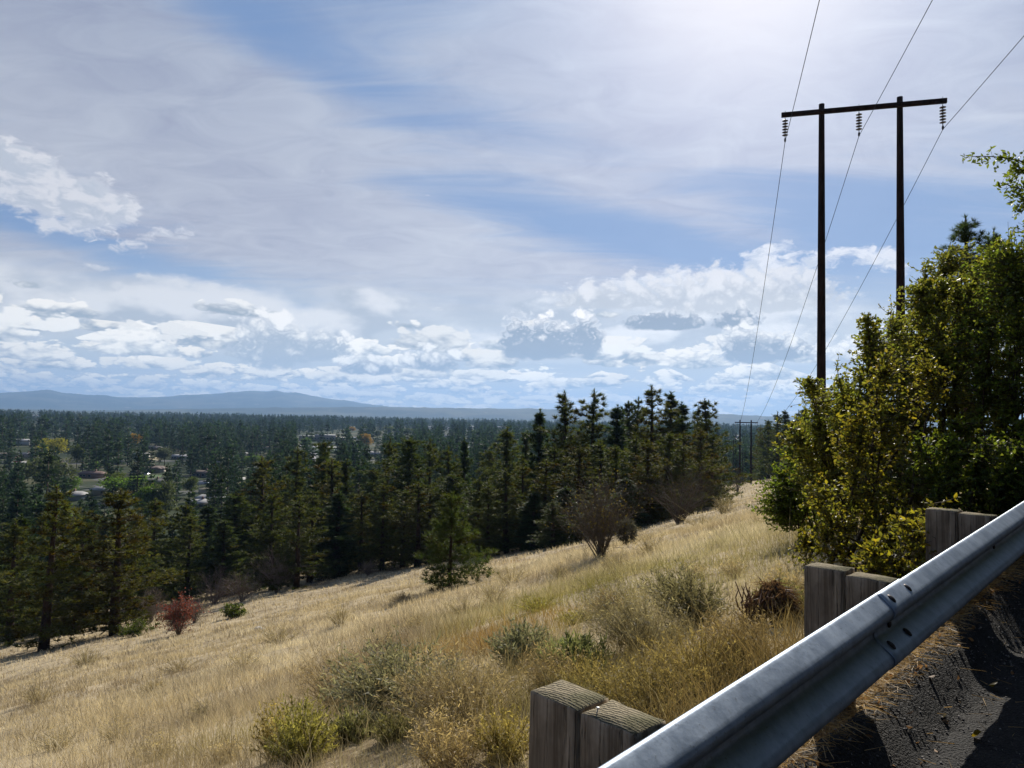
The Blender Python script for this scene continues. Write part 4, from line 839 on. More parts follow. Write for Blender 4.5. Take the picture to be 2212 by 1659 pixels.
f2, e2, pd2 = hframe((1586, 912.2), (1635.5, 913.2), 8.6, (1598.6, 1622.7), 0.8, 'distant wooden H-frame standing at the crest of the clearing', rp=0.24, fine=False)
for k_, w_ in enumerate(('first', 'middle', 'last')):
    A, B = e1[k_], e2[k_]; t = np.linspace(0, 1, 60)[:, None]; Pm = A + (B - A) * t; Pm[:, 2] -= 5.2 * 4 * (t * (1 - t))[:, 0]
    dirb = unit((A - B) * [1, 1, 0]); L = 130; t2 = np.linspace(1, 0, 40)[:, None]; Pb = A + dirb * L * t2 + np.array([0, 0, 1.0]) * (t2 * 1.5 - 4 * 2.0 * t2 * (1 - t2))
    Pc = B + unit((B - A) * [1, 1, 0]) * 200 * np.linspace(0.02, 1, 20)[:, None]; Pc[:, 2] -= np.linspace(0.02, 1, 20) * 34
    mb = MB(); P_ = np.concatenate([Pb[:-1], Pm, Pc]); dist = np.linalg.norm(P_, axis=1); mb.tube(P_, np.clip(0.012 + 0.00010 * dist, 0.012, 0.03), 6)
    o = mb.build('power_cable', M['wire'], None, smooth=True); tag(o, ('power cable hung from the insulator at the left end of the near crossarm', 'power cable hung from the middle insulator of the near crossarm', 'power cable hung from the insulator at the right end of the near crossarm')[k_], 'cable', 'cables of the power line')
for k_, (px, top, dp, lb) in enumerate([(1584.6, 950, 330, 'thin pole in the gap, leftmost of the poles beyond the crest'), (1589.6, 940, 345, 'thin pole beyond the crest just left of the distant frame'), (1605, 975, 300, 'thin pole between the legs of the distant frame'), (1577, 968, 420, 'faint far pole low in the gap of the clearing')]):
    r = ray(px, 900); P = onground(r[0] / r[1] * dp, dp); zt = at(px, top, dp)[2]; o = empty('utility_pole', P, lb, 'utility pole', 'single poles beyond the crest')
    mb = MB(); mb.tube([(0, 0, -0.5), (0, 0, max(zt - P[2], 6))], [0.24, 0.17], 8); mb.build('pole', M['pole'], o, smooth=True)
    mb = MB(); mb.box((0, 0, max(zt - P[2], 6) - 0.8), (2.6, 0.2, 0.22)); mb.build('crossarm', M['pole'], o)

# ------------------------------------------------------------------ thicket by the road: leafy shrubs
def leafy_shrub(name, base, crowns, label, group, seed, stems=9, tlen=0.55, lsz=0.046, col=(1, 1, 1), yel=0.15, srad=0.016, lpt=10):
    """crowns: (px, py, depth, rx, ry, rz metres, n twigs)"""
    r_ = np.random.default_rng(seed); B0 = np.array(base); o = empty(name, B0, label, 'shrub', group); st = MB(); N_ = []; cs = [(at(px, py, dp) - B0, np.array([rx, ry, rz]), n) for px, py, dp, rx, ry, rz, n in crowns]
    for c, rad, n in cs:
        k = max(3, int(stems * n / sum(q[2] for q in cs) + 1)); n = int(n * 1.15)
        for q in range(k):
            e = c + unit(r_.normal(size=3)) * rad * r_.uniform(0.3, 0.95) + [0, 0, rad[2] * 0.3]; b0 = np.array([r_.normal(0, 0.18), r_.normal(0, 0.18), -0.15]); m_ = b0 * 0.5 + e * np.array([0.35, 0.35, 0.55]) + r_.normal(0, 0.12, 3)
            Bz = bez(b0, m_, e, 10) + r_.normal(0, 0.015, (10, 3)); st.tube(Bz, np.linspace(srad, 0.004, 10), 6, cap=False); t = np.linspace(0, 9, 40); N_.append(np.column_stack([np.interp(t, range(10), Bz[:, a]) for a in range(3)])[10:])
    NN = np.concatenate(N_); LP, LD, LC = [], [], []
    for c, rad, n in cs:
        p = unit(r_.normal(size=(n, 3)) + [0, 0, 0.15]) * rad * (r_.uniform(0.05, 1, (n, 1)) ** 0.42) * np.where(r_.random((n, 1)) < 0.09, r_.uniform(1.1, 1.4, (n, 1)), 1.0); p = c + p; ok = p[:, 2] + B0[2] > terrain(p[:, 0] + B0[0], p[:, 1] + B0[1]) + 0.1; p = p[ok]
        for e in p:
            cost = np.linalg.norm(NN - e, axis=1) + 0.6 * np.clip(NN[:, 2] - e[2], 0, None); a = NN[int(np.argmin(cost))]; L = np.linalg.norm(e - a)
            if L > 1.5 * tlen * 2: a = e + (a - e) / L * tlen * 2.2
            m_ = (a + e) / 2 + r_.normal(0, 0.04, 3) + [0, 0, -0.05 * L]; Bz = bez(a, m_, e, 5); st.tube(Bz, np.linspace(0.0045, 0.0016, 5), 3, cap=False)
            tt = r_.uniform(max(0.0, 1 - tlen / max(L, 0.1)), 1.0, lpt); q = (1 - tt)[:, None] ** 2 * a + 2 * (tt * (1 - tt))[:, None] * m_ + (tt ** 2)[:, None] * e
            dr = unit(e - a)[None] * 0.6 + r_.normal(0, 0.7, (lpt, 3)); LP.append(q); LD.append(dr)
            yc = r_.random() < yel; base_c = np.array((1.35, 1.2, 0.8)) if yc else np.array((1, 1, 1.0)); LC.append(base_c * r_.uniform(0.7, 1.3, (lpt, 1)) * (1 + r_.normal(0, 0.06, (lpt, 3))))
    st.build('stems', M['stem'], o, smooth=True); lf = MB(); P_ = np.concatenate(LP); n = len(P_); leaves(lf, P_, np.concatenate(LD), lsz * r_.uniform(0.65, 1.25, n), lsz * 0.58 * r_.uniform(0.8, 1.2, n), 0, np.concatenate(LC) * np.array(col), r_)
    lf.build('foliage', M['leaf'], o); return o
GT = 'shrubs of the roadside thicket'
def gnd(px, dp): r = ray(px, 900); return onground(r[0] / r[1] * dp, dp)
leafy_shrub('leafy_shrub', gnd(1760, 10.5), [(1685, 1085, 10.6, 0.45, 0.5, 0.42, 420), (1780, 1100, 10.6, 0.6, 0.6, 0.6, 300), (1850, 1000, 10.2, 0.9, 0.8, 0.8, 500), (1720, 1000, 10.4, 0.35, 0.4, 0.35, 130)], 'low dark green shrub at the left foot of the thicket', GT, 1, lsz=0.05, col=(0.75, 0.95, 0.7), yel=0.05)
leafy_shrub('leafy_shrub', gnd(1860, 8.8), [(1840, 960, 8.8, 0.72, 0.8, 0.85, 900), (1740, 960, 8.8, 0.36, 0.5, 0.32, 170), (1745, 835, 8.7, 0.20, 0.3, 0.14, 45), (1890, 790, 8.7, 0.32, 0.5, 0.52, 260), (1875, 700, 8.6, 0.14, 0.2, 0.20, 40)], 'olive shrub with long shoots reaching out left across the near left pole', GT, 2, stems=14, yel=0.18)
leafy_shrub('leafy_shrub', gnd(1890, 6.4), [(1850, 1110, 6.4, 0.52, 0.5, 0.42, 420), (1760, 1200, 6.4, 0.28, 0.3, 0.28, 90), (1950, 1180, 6.3, 0.35, 0.3, 0.30, 150), (1880, 950, 6.6, 0.45, 0.4, 0.4, 260), (1960, 820, 7.0, 0.4, 0.4, 0.4, 200)], 'open yellowing shrub with bare lower stems behind the second guardrail post', GT, 3, stems=12, lsz=0.042, yel=0.22, col=(1.0, 0.9, 0.75), srad=0.02, lpt=8)
leafy_shrub('leafy_shrub', gnd(2030, 8.4), [(2020, 860, 8.4, 0.78, 0.8, 0.9, 1000), (2040, 680, 8.6, 0.55, 0.7, 0.5, 480), (1990, 640, 8.6, 0.25, 0.4, 0.22, 90), (1950, 1050, 8.0, 0.6, 0.6, 0.6, 420)], 'high olive shrub in the middle of the thicket', GT, 4, stems=16, yel=0.16)
leafy_shrub('leafy_shrub', gnd(2180, 7.6), [(2190, 780, 7.7, 0.7, 0.8, 0.95, 950), (2170, 590, 8.0, 0.42, 0.6, 0.5, 420), (2260, 560, 7.9, 0.45, 0.6, 0.6, 300), (2140, 1000, 7.3, 0.6, 0.6, 0.6, 500), (2290, 900, 7.4, 0.7, 0.7, 1.0, 500)], 'tall deep green shrub at the right edge of the photo', GT, 5, stems=18, yel=0.06, col=(0.85, 1.0, 0.8))
leafy_shrub('leafy_shrub', gnd(2130, 5.9), [(2100, 1060, 6.0, 0.42, 0.4, 0.26, 330), (2200, 1010, 5.9, 0.4, 0.4, 0.3, 280), (2030, 1010, 6.2, 0.35, 0.4, 0.34, 240)], 'shaded shrub behind the third guardrail post', GT, 6, stems=10, yel=0.1, lsz=0.04, col=(0.8, 0.95, 0.75))
leafy_shrub('leafy_shrub', gnd(1965, 5.1), [(1965, 1195, 5.0, 0.34, 0.3, 0.30, 200), (1905, 1235, 5.0, 0.25, 0.25, 0.22, 90), (2030, 1165, 5.2, 0.3, 0.3, 0.28, 120)], 'low sparse yellowing shrub right behind the rail between the second and third posts', GT, 8, stems=8, lsz=0.04, yel=0.3, col=(1.0, 0.9, 0.75), lpt=8, srad=0.009)
leafy_shrub('leafy_shrub', gnd(1950, 9.6), [(1950, 760, 9.6, 0.6, 0.6, 0.5, 420), (1900, 880, 9.5, 0.7, 0.6, 0.6, 520), (2060, 600, 9.8, 0.5, 0.6, 0.5, 420), (2010, 720, 9.6, 0.6, 0.6, 0.6, 420), (1800, 900, 9.5, 0.45, 0.5, 0.45, 240), (1780, 1020, 9.6, 0.6, 0.6, 0.5, 360), (2130, 620, 9.6, 0.5, 0.6, 0.5, 320)], 'wide olive shrub filling the back of the thicket below the two pines', GT, 9, stems=24, yel=0.12)
# tree off to the right whose branch hangs into the picture
tb = gnd(2420, 6.6); o = empty('broadleaf_tree', tb, 'leafy branch of a tree arching in at the upper right edge', 'tree'); r_ = np.random.default_rng(77); st = MB(); lf = MB()
top = at(2360, 420, 6.6) - tb; st.tube(bez(np.array([0, 0, -0.2]), np.array([0.15, 0.1, top[2] * 0.5]), top, 10), np.linspace(0.06, 0.03, 10), 8)
subs = []
for (pa, pb, pc) in [((2360, 420), (2230, 330), (2098, 338)), ((2330, 470), (2230, 410), (2160, 395)), ((2360, 480), (2250, 440), (2205, 440)), ((2300, 400), (2240, 360), (2190, 368)), ((2370, 520), (2290, 470), (2225, 490)), ((2360, 420), (2330, 320), (2270, 300)), ((2370, 430), (2400, 330), (2440, 300))]:
    A, B, C_ = [at(*q, 6.6 + r_.normal(0, 0.05)) - tb for q in (pa, pb, pc)]; Bz = bez(A, B, C_, 12); st.tube(Bz, np.linspace(0.014, 0.003, 12), 5); subs.append(Bz)
LP, LD = [], []
for Bz in subs:
    for q in range(80):
        t = r_.uniform(1.5, 11); i0 = int(t); f = t - i0; p = Bz[min(i0, 11)] * (1 - f) + Bz[min(i0 + 1, 11)] * f; e = p + r_.normal(0, 0.045, 3); 
        if q % 2: ribbons(st, p[None], e[None], 0.003, 0.002, r_=r_)
        for k_ in range(4): LP.append(e + r_.normal(0, 0.012, 3)); LD.append(r_.normal(0, 1, 3) + unit(Bz[-1] - Bz[0]) * 0.8)
n = len(LP); leaves(lf, np.array(LP), np.array(LD), r_.uniform(0.035, 0.058, n), r_.uniform(0.016, 0.026, n), 0, np.array((0.75, 0.9, 0.7)) * r_.uniform(0.7, 1.3, (n, 1)), r_)
st.build('branches', M['stem'], o, smooth=True); lf.build('foliage', M['leaf'], o)

# ------------------------------------------------------------------ weeds of the near slope, each a plant of its own
def weed(name, px, py, h_px, w_px, label, group, seed, kind='bush', col=(0.3, 0.3, 0.2), n=90, leaf=0.03, lpt=14, lean=(0, 0), tw=0.003):
    r_ = np.random.default_rng(seed); P = hit(px, py); d_ = P[1]; H = h_px / F * d_; Rr = w_px / F * d_; mb = MB(); col = np.array(col) * 0.75 + np.array((0.42, 0.34, 0.21)) * 0.25; Rr *= 1.35; n = int(n * 1.2); lpt = max(1, int(lpt * 0.85))
    a = r_.uniform(0, 6.283, n); rr_ = Rr * r_.uniform(0, 1, n) ** 0.55; hh = H * (1 - 0.45 * (rr_ / Rr) ** 2) * r_.uniform(0.30, 1.0, n) ** 0.8 * np.where(r_.random(n) < 0.08, 1.3, 1.0)
    E = np.stack([np.cos(a) * rr_ + lean[0] * hh, np.sin(a) * rr_ + lean[1] * hh, hh], 1); B0 = np.stack([np.cos(a) * rr_ * 0.25, np.sin(a) * rr_ * 0.25, np.full(n, -0.03)], 1); Mi = (B0 + E) / 2 + np.stack([np.cos(a) * rr_ * -0.15, np.sin(a) * rr_ * -0.15, hh * 0.08], 1) + r_.normal(0, 0.03 * H, (n, 3))
    c = col * r_.uniform(0.6, 1.35, (n, 1)); w = tw * max(1, d_ / 6)
    Q = lambda t: (1 - t) ** 2 * B0 + 2 * t * (1 - t) * Mi + t * t * E
    for t0, t1, f0, f1_ in ((0, .35, 1.3, 1.0), (.35, .7, 1.0, 0.8), (.7, 1.0, .8, .4)): ribbons(mb, Q(t0), Q(t1), w * f0, w * f1_, 0, c * 0.75, r_)
    m_ = n * lpt; ii = r_.integers(0, n, m_); t = r_.uniform(0.25, 1.0, (m_, 1)); p = (1 - t) ** 2 * B0[ii] + 2 * t * (1 - t) * Mi[ii] + t * t * E[ii]; up_ = unit(E[ii] - B0[ii]); L = leaf * r_.uniform(0.6, 1.4, m_) * max(1, (d_ / 8) ** 0.5)
    tip = p + unit(up_ * 0.9 + r_.normal(0, 0.75, (m_, 3))) * L[:, None] * (2.2 if kind == 'twig' else 1.0)
    if kind == 'twig': ribbons(mb, p, tip, w * 0.6, w * 0.3, 0, c[ii] * 0.9, r_); ribbons(mb, tip, tip + r_.normal(0, 0.012, (m_, 3)), w * 1.8, w * 1.2, 0, c[ii] * 1.4, r_)
    else: tufts(mb, p, up_ + r_.normal(0, 0.6, (m_, 3)), 1, L, L * 0.24 if kind != 'leaf' else L * 0.32, 0.4, 0, c[ii] * r_.uniform(0.8, 1.3, (m_, 1)), r_)
    o = mb.build(name, M['weed'], None, loc=P); return tag(o, label, 'plant', group)
SG = (0.20, 0.215, 0.155); BRN = (0.22, 0.165, 0.10); GLW = (0.30, 0.25, 0.06)
W_ = [ # name, px, py, h, w, label, kind, col, n, leaf, lpt, lean
 ('sagebrush', 880, 1530, 140, 130, 'wide silver-green sagebrush below the rust coloured grass', 'bush', SG, 420, 0.045, 26, (-0.25, 0)),
 ('dry_weed', 750, 1530, 120, 80, 'dry brown weed leaning left at the left side of the sagebrush', 'twig', BRN, 160, 0.03, 12, (-0.5, 0)),
 ('dry_weed', 1010, 1560, 150, 130, 'grey tangled weed right of the silver-green sagebrush', 'twig', (0.25, 0.20, 0.13), 260, 0.03, 14, (-0.35, 0)),
 ('goldenrod', 648, 1650, 150, 60, 'bright yellow-green weed with a dark green foot near the bottom edge', 'leaf', (0.27, 0.27, 0.05), 150, 0.024, 46, (0, 0)),
 ('goldenrod', 600, 1640, 130, 44, 'golden weed close left of the bright yellow-green one', 'leaf', (0.36, 0.29, 0.09), 70, 0.026, 26, (-0.1, 0)),
 ('sagebrush', 1130, 1440, 95, 62, 'blue-green sagebrush standing alone above the near timber post', 'bush', (0.145, 0.18, 0.13), 260, 0.045, 30, (0, 0)),
 ('fern_weed', 1240, 1452, 80, 60, 'feathery green weed right of the blue-green sagebrush', 'bush', (0.17, 0.23, 0.09), 150, 0.05, 30, (0.1, 0)),
 ('dry_weed', 1400, 1400, 160, 100, 'tall grey stalks leaning left on the slope above the guardrail', 'twig', (0.20, 0.185, 0.13), 240, 0.035, 14, (-0.55, 0)),
 ('sagebrush', 1500, 1345, 130, 80, 'grey-green bush with upswept stems left of the red-brown brush pile', 'bush', (0.15, 0.155, 0.10), 320, 0.04, 20, (-0.35, 0)),
 ('dry_weed', 1520, 1480, 130, 110, 'golden brown weed mass in front of the red-brown brush pile', 'leaf', (0.27, 0.21, 0.07), 260, 0.022, 24, (-0.15, 0)),
 ('dry_weed', 1400, 1540, 130, 110, 'golden brown weed mass between the timber posts', 'leaf', (0.25, 0.20, 0.065), 260, 0.020, 26, (-0.15, 0)),
 ('dry_weed', 1610, 1440, 130, 70, 'brown seed-headed weed just left of the second guardrail post', 'twig', (0.22, 0.16, 0.08), 150, 0.025, 16, (-0.1, 0)),
 ('dry_weed', 1290, 1500, 90, 80, 'low golden weed behind the blockout of the near post', 'leaf', (0.28, 0.23, 0.07), 180, 0.02, 22, (0, 0)),
 ('dry_weed', 1200, 1500, 110, 60, 'brown weed right behind the near post', 'twig', (0.24, 0.18, 0.10), 120, 0.025, 14, (-0.2, 0)),
 ('dry_weed', 1090, 1640, 120, 60, 'yellow weed just left of the near post', 'leaf', (0.30, 0.25, 0.06), 130, 0.02, 24, (0, 0)),
 ('dry_weed', 960, 1655, 120, 70, 'thin pale weed at the bottom edge left of the near post', 'twig', (0.36, 0.28, 0.16), 110, 0.025, 12, (0.15, 0)),
 ('green_weed', 760, 1600, 70, 46, 'low dark green weed under the sagebrush', 'leaf', (0.12, 0.15, 0.05), 110, 0.028, 26, (0, 0)),
 ('green_weed', 850, 1600, 60, 40, 'low olive weed under the middle of the sagebrush', 'leaf', (0.15, 0.16, 0.06), 100, 0.026, 22, (0, 0)),
 ('rust_grass_clump', 1050, 1415, 60, 44, 'upright rust coloured grass clump', 'grass', (0.42, 0.25, 0.09), 240, 0.01, 1, (0, 0)),
 ('rust_grass_clump', 1120, 1400, 44, 50, 'paler rust grass clump right of the upright one', 'grass', (0.40, 0.27, 0.12), 200, 0.01, 1, (0, 0)),
 ('rust_grass_clump', 990, 1425, 44, 40, 'low rust grass clump left of the upright one', 'grass', (0.36, 0.24, 0.10), 180, 0.01, 1, (0, 0)),
 ('grey_weed', 870, 1305, 26, 24, 'small grey weed at the end of the lone pine shadow', 'twig', (0.22, 0.17, 0.13), 110, 0.03, 8, (0, 0)),
 ('yellow_weed', 1165, 1318, 26, 46, 'yellow-green weed patch right of the lone pine', 'leaf', (0.30, 0.29, 0.05), 150, 0.03, 16, (0, 0)),
 ('yellow_weed', 1250, 1345, 26, 40, 'small yellow-green weed above the feathery green one', 'leaf', (0.28, 0.27, 0.05), 120, 0.03, 16, (0, 0)),
 ('brown_weed', 1315, 1325, 44, 26, 'small russet bush right of the yellow-green weeds', 'twig', (0.20, 0.13, 0.07), 140, 0.03, 10, (0, 0)),
 ('sagebrush', 1690, 1330, 80, 50, 'olive weed in the shade under the thicket', 'leaf', (0.13, 0.14, 0.045), 160, 0.03, 20, (0, 0)),
 ('dry_weed', 1700, 1290, 60, 50, 'dry pale weed at the foot of the yellowing shrub', 'twig', (0.32, 0.25, 0.14), 140, 0.03, 12, (0, 0)),
]
for q, (nm, px, py, h, w, lb, kd, cc, n, lf_, lpt, ln_) in enumerate(W_): weed(nm, px, py, h, w, lb, 'weeds of the near slope', 200 + q, kd, cc, n, lf_, lpt, ln_)
r_ = np.random.default_rng(9)
wp = [(330, 1500), (180, 1440), (520, 1450), (690, 1470), (430, 1560), (250, 1600), (820, 1400), (600, 1390), (730, 1350), (900, 1360), (1000, 1330), (1100, 1260), (1210, 1250), (1330, 1235), (1400, 1195), (1510, 1140), (1560, 1110), (80, 1520), (380, 1450), (1060, 1300), (1580, 1250), (1500, 1250), (120, 1620), (330, 1640), (480, 1650)]
for q, (px, py) in enumerate(wp):
    lx, ly, lm = min([(972, 1265, 'lone young pine'), (385, 1372, 'red shrub'), (1298, 1205, 'big leafless bush'), (1467, 1130, 'second leafless bush'), (560, 1364, 'pale rock'), (95, 1405, 'corner pine'), (60, 1640, 'bottom left corner'), (880, 1500, 'wide sagebrush'), (1130, 1430, 'blue-green sagebrush'), (648, 1640, 'yellow-green weed'), (1520, 1330, 'brush pile')], key=lambda k_: math.hypot(k_[0] - px, k_[1] - py)); dd_ = math.hypot(lx - px, ly - py)
    weed('field_weed', px + 5, py, 34 + 10 * (q % 3), 24 + 6 * (q % 4), ('greyish', 'brown', 'pale brown')[q % 3] + ' weed tuft ' + ('well ' if dd_ > 130 else 'just ') + ('above' if py < ly - 12 else 'below') + ' and ' + ('left' if px < lx else 'right') + ' of the ' + lm, 'weed tufts in the pale grass', 300 + q, 'twig', [(0.33, 0.27, 0.18), (0.27, 0.23, 0.15), (0.36, 0.30, 0.20)][q % 3], 60, 0.035, 8, (-0.1, 0))
grass(13000, 3.2, 17, -14, 26, 0.27, 0.00042, 16, 'wispy_weeds', 'wispy grey-brown weeds mixed into the near grass', pw=0.8, lean=0.55, cm=np.array((0.72, 0.70, 0.62)))
n = 8000; s_ = r_.uniform(-1.0, 9, n); u_ = np.abs(r_.normal(0, 0.32, n)) + 0.05; q_ = sd_xyz(s_, -u_, 0); grass(10, 3, 17, -14, 26, 0.30, 0.0010, 17, 'verge_weeds', 'dry weeds crowding the back of the guardrail posts', lean=0.5, pts=(q_[:, 0], q_[:, 1]), cm=np.array((0.62, 0.55, 0.40)))
# heap of dead red-brown brush below the thicket
P = hit(1635, 1345); mb = MB(); r_ = np.random.default_rng(3); sc = P[1] / F
for q in range(80):
    a = r_.uniform(0, 6.283); e = np.array([math.cos(a) * 70 * sc * r_.uniform(0.3, 1) + 18 * sc, math.sin(a) * 60 * sc * r_.uniform(0.3, 1), sc * 85 * r_.uniform(0.1, 1)]); b0 = np.array([r_.normal(0, 14) * sc, r_.normal(0, 14) * sc, -0.05]); mb.tube(bez(b0, (b0 + e) / 2 + r_.normal(0, 0.08, 3), e, 5), np.linspace(0.010, 0.003, 5), 4, cap=False)
n = 2000; c = unit(r_.normal(size=(n, 3))) * r_.uniform(0.1, 1, (n, 1)) ** 0.5 * np.array([52, 50, 40]) * sc + [22 * sc, 0, 20 * sc]; c[:, 2] += 0.45 * c[:, 0] + 0.06 * np.sin(c[:, 0] * 14) ; c = c[c[:, 2] > 0]
tufts(mb, c, unit(c * [1, 1, -0.2] + [0, 0, -0.2]), 3, 0.11, 0.010, 0.5, 1, np.array((0.11, 0.066, 0.045)), r_)
tag(mb.build('brush_pile', [M['deadwood'], M['weed']], None, loc=P), 'heap of dead red-brown conifer boughs under the thicket', 'brush pile')
P = hit(560, 1364); mb = MB(); Vr, Fr = dome(1, 1, 1.0, 12); rr_ = np.random.default_rng(2); mb.add(Vr * (1 + rr_.normal(0, 0.09, (len(Vr), 1))) * [0.42, 0.26, 0.24], Fr)
tag(mb.build('rock', mat('pale_rock', lambda gg: princ(gg, gg.mix(gg.noise(ocoord(gg), 6, 4, 0.6), (0.26, 0.25, 0.23, 1), (0.5, 0.49, 0.46, 1)), 0.9)), None, loc=P, smooth=False), 'small pale rock lying in the dry grass below the grey bushes', 'rock')

# ------------------------------------------------------------------ litter beside and on the shoulder
r_ = np.random.default_rng(31); n = 17000; s_ = r_.uniform(-1.5, 9, n); d_ = 0.27 - np.abs(r_.normal(0, 0.22, n)) + 0.1 * r_.random(n); d_ = np.where(r_.random(n) < 0.06, r_.uniform(0.3, 2.2, n), d_)
P0 = sd_xyz(s_, d_, 0.0); zz_ = np.where(d_ > 0.2, road_z(us(P0[:, 0], P0[:, 1])[1]) + 0.018 + berm_h(d_, s_), terrain(P0[:, 0], P0[:, 1])); P0[:, 2] = zz_ + 0.012 * r_.random(n) ; dirn = unit(np.stack([r_.normal(size=n), r_.normal(size=n), np.abs(r_.normal(0, 0.45, n)) * (d_ < 0.25)], 1)); L = r_.uniform(0.03, 0.13, n)[:, None]
mb = MB(); cc = np.array((0.42, 0.29, 0.13)) * r_.uniform(0.35, 1.3, (n, 1)); ribbons(mb, P0, P0 + dirn * L, 0.0035, 0.0015, 0, cc, r_)
tag(mb.build('dry_litter', M['dry']), 'dry grass litter along the edge of the asphalt under the guardrail', 'litter', kind='stuff')
n = 2600; s_ = r_.uniform(-1.5, 9, n); d_ = r_.normal(0.06, 0.15, n); d_ = np.where(r_.random(n) < 0.03, r_.uniform(0.2, 1.6, n), d_); P0 = sd_xyz(s_, d_, 0); P0[:, 2] = np.where(d_ > 0.2, road_z(us(P0[:, 0], P0[:, 1])[1]) + 0.018 + berm_h(d_, s_), terrain(P0[:, 0], P0[:, 1]) + 0.015); mb = MB()
leaves(mb, P0, r_.normal(size=(n, 3)) * [1, 1, 0.35], r_.uniform(0.015, 0.045, n), r_.uniform(0.01, 0.03, n), 0, np.array((0.26, 0.15, 0.07)) * r_.uniform(0.3, 1.6, (n, 1)), r_); tag(mb.build('leaf_litter', M['dry']), 'brown leaf litter under the guardrail', 'litter', kind='stuff')
n = 5200; s_ = r_.uniform(-0.5, 8, n); d_ = np.abs(r_.normal(0, 0.35, n)) + 0.04; d_ = np.where(r_.random(n) < 0.25, r_.uniform(0.05, 2.4, n), d_); P0 = sd_xyz(s_, d_, 0); P0[:, 2] = road_z(us(P0[:, 0], P0[:, 1])[1]) + 0.014 + berm_h(d_, s_)
rad = r_.uniform(0.0025, 0.009, n)[:, None, None]; oc = np.array([(1, 0, 0), (0, 1, 0), (-1, 0, 0), (0, -1, 0), (0, 0, .7), (0, 0, -.7)], float); V = P0[:, None, :] + oc[None] * rad * r_.uniform(0.6, 1.3, (n, 6, 1)); T = np.array([(0, 1, 4), (1, 2, 4), (2, 3, 4), (3, 0, 4), (1, 0, 5), (2, 1, 5), (3, 2, 5), (0, 3, 5)])
mb = MB(); mb.add(V.reshape(-1, 3), ((np.arange(n) * 6)[:, None, None] + T[None]).reshape(-1, 3), 0, np.repeat(np.array((0.13, 0.122, 0.112)) * r_.uniform(0.3, 2.4, (n, 1)), 6, 0)); tag(mb.build('gravel', mat('grit', lambda gg: princ(gg, attr(gg), 0.8, 0, 0.3))), 'loose grit on the old asphalt edge', 'gravel', kind='stuff')
for q, (px, py) in enumerate([(2135, 1480), (2098, 1590), (2030, 1555)]):
    r = ray(px, py); t = 1.0
    while (r * t)[2] > road_z(us(*(r * t)[:2])[1]) + 0.03 and t < 9: t += 0.005
    mb = MB(); leaves(mb, np.zeros((1, 3)), np.array([[1.0, 0.3 * q, 0.25]]), 0.06, 0.042, 0, np.array((0.8, 0.55, 0.35)), r_); tag(mb.build('fallen_leaf', M['leaf'], None, loc=r * t), ('yellow fallen leaf in the shade on the asphalt right of the sun patch', 'fallen leaf on the asphalt near the bottom edge', 'curled dry leaf on the asphalt beside the shadow of the post')[q], 'leaf')

# ------------------------------------------------------------------ the valley: houses, school, cars, trees
def flat(c, r_=0.85): return lambda gg: princ(gg, (*c, 1), r_)
def vary(c, k=0.3, sc=1.5): return lambda gg: princ(gg, gg.mix(gg.noise(ocoord(gg), sc, 4, 0.6), (*[v * (1 - k) for v in c], 1), (*[v * (1 + k) for v in c], 1)), 0.85)
WALLS = [mat('house_wall', vary(c, 0.08)) for c in ((0.42, 0.38, 0.32), (0.55, 0.52, 0.47), (0.30, 0.20, 0.15), (0.35, 0.36, 0.34))]
ROOFS = [mat('shingle_roof', vary(c)) for c in ((0.17, 0.13, 0.11), (0.24, 0.23, 0.22), (0.11, 0.105, 0.10), (0.36, 0.355, 0.35), (0.17, 0.11, 0.09))]
M['glass'] = mat('window_glass', lambda gg: princ(gg, (0.03, 0.04, 0.05, 1), 0.15, 0, 0.8)); M['trim'] = mat('white_trim', flat((0.7, 0.7, 0.68)))
M['paved'] = mat('pale_paving', vary((0.36, 0.35, 0.34), 0.12, 0.3)); M['lawn'] = mat('lawn', vary((0.05, 0.085, 0.025), 0.25, 0.2)); M['drygrass'] = mat('bare_yard', vary((0.26, 0.22, 0.13), 0.2, 0.2))
def gable(mb, c, L, Wd, z, h, ov, rz, mat_=0, th=0.22):
    x, y = L / 2 + ov, Wd / 2 + ov; V = np.array([(-x, -y, 0), (x, -y, 0), (x, y, 0), (-x, y, 0), (-x * 0.80, 0, h), (x * 0.80, 0, h), (-x, -y, -th), (x, -y, -th), (x, y, -th), (-x, y, -th)], float)
    F4_ = np.array([(0, 1, 5, 4), (2, 3, 4, 5), (0, 6, 7, 1), (1, 7, 8, 2), (2, 8, 9, 3), (3, 9, 6, 0), (9, 8, 7, 6)]); F3_ = np.array([(1, 2, 5), (3, 0, 4)])
    cc, ss = math.cos(rz), math.sin(rz); V = np.stack([V[:, 0] * cc - V[:, 1] * ss, V[:, 0] * ss + V[:, 1] * cc, V[:, 2] + z], 1) + c; mb.add(V, [F4_, F3_], mat_)
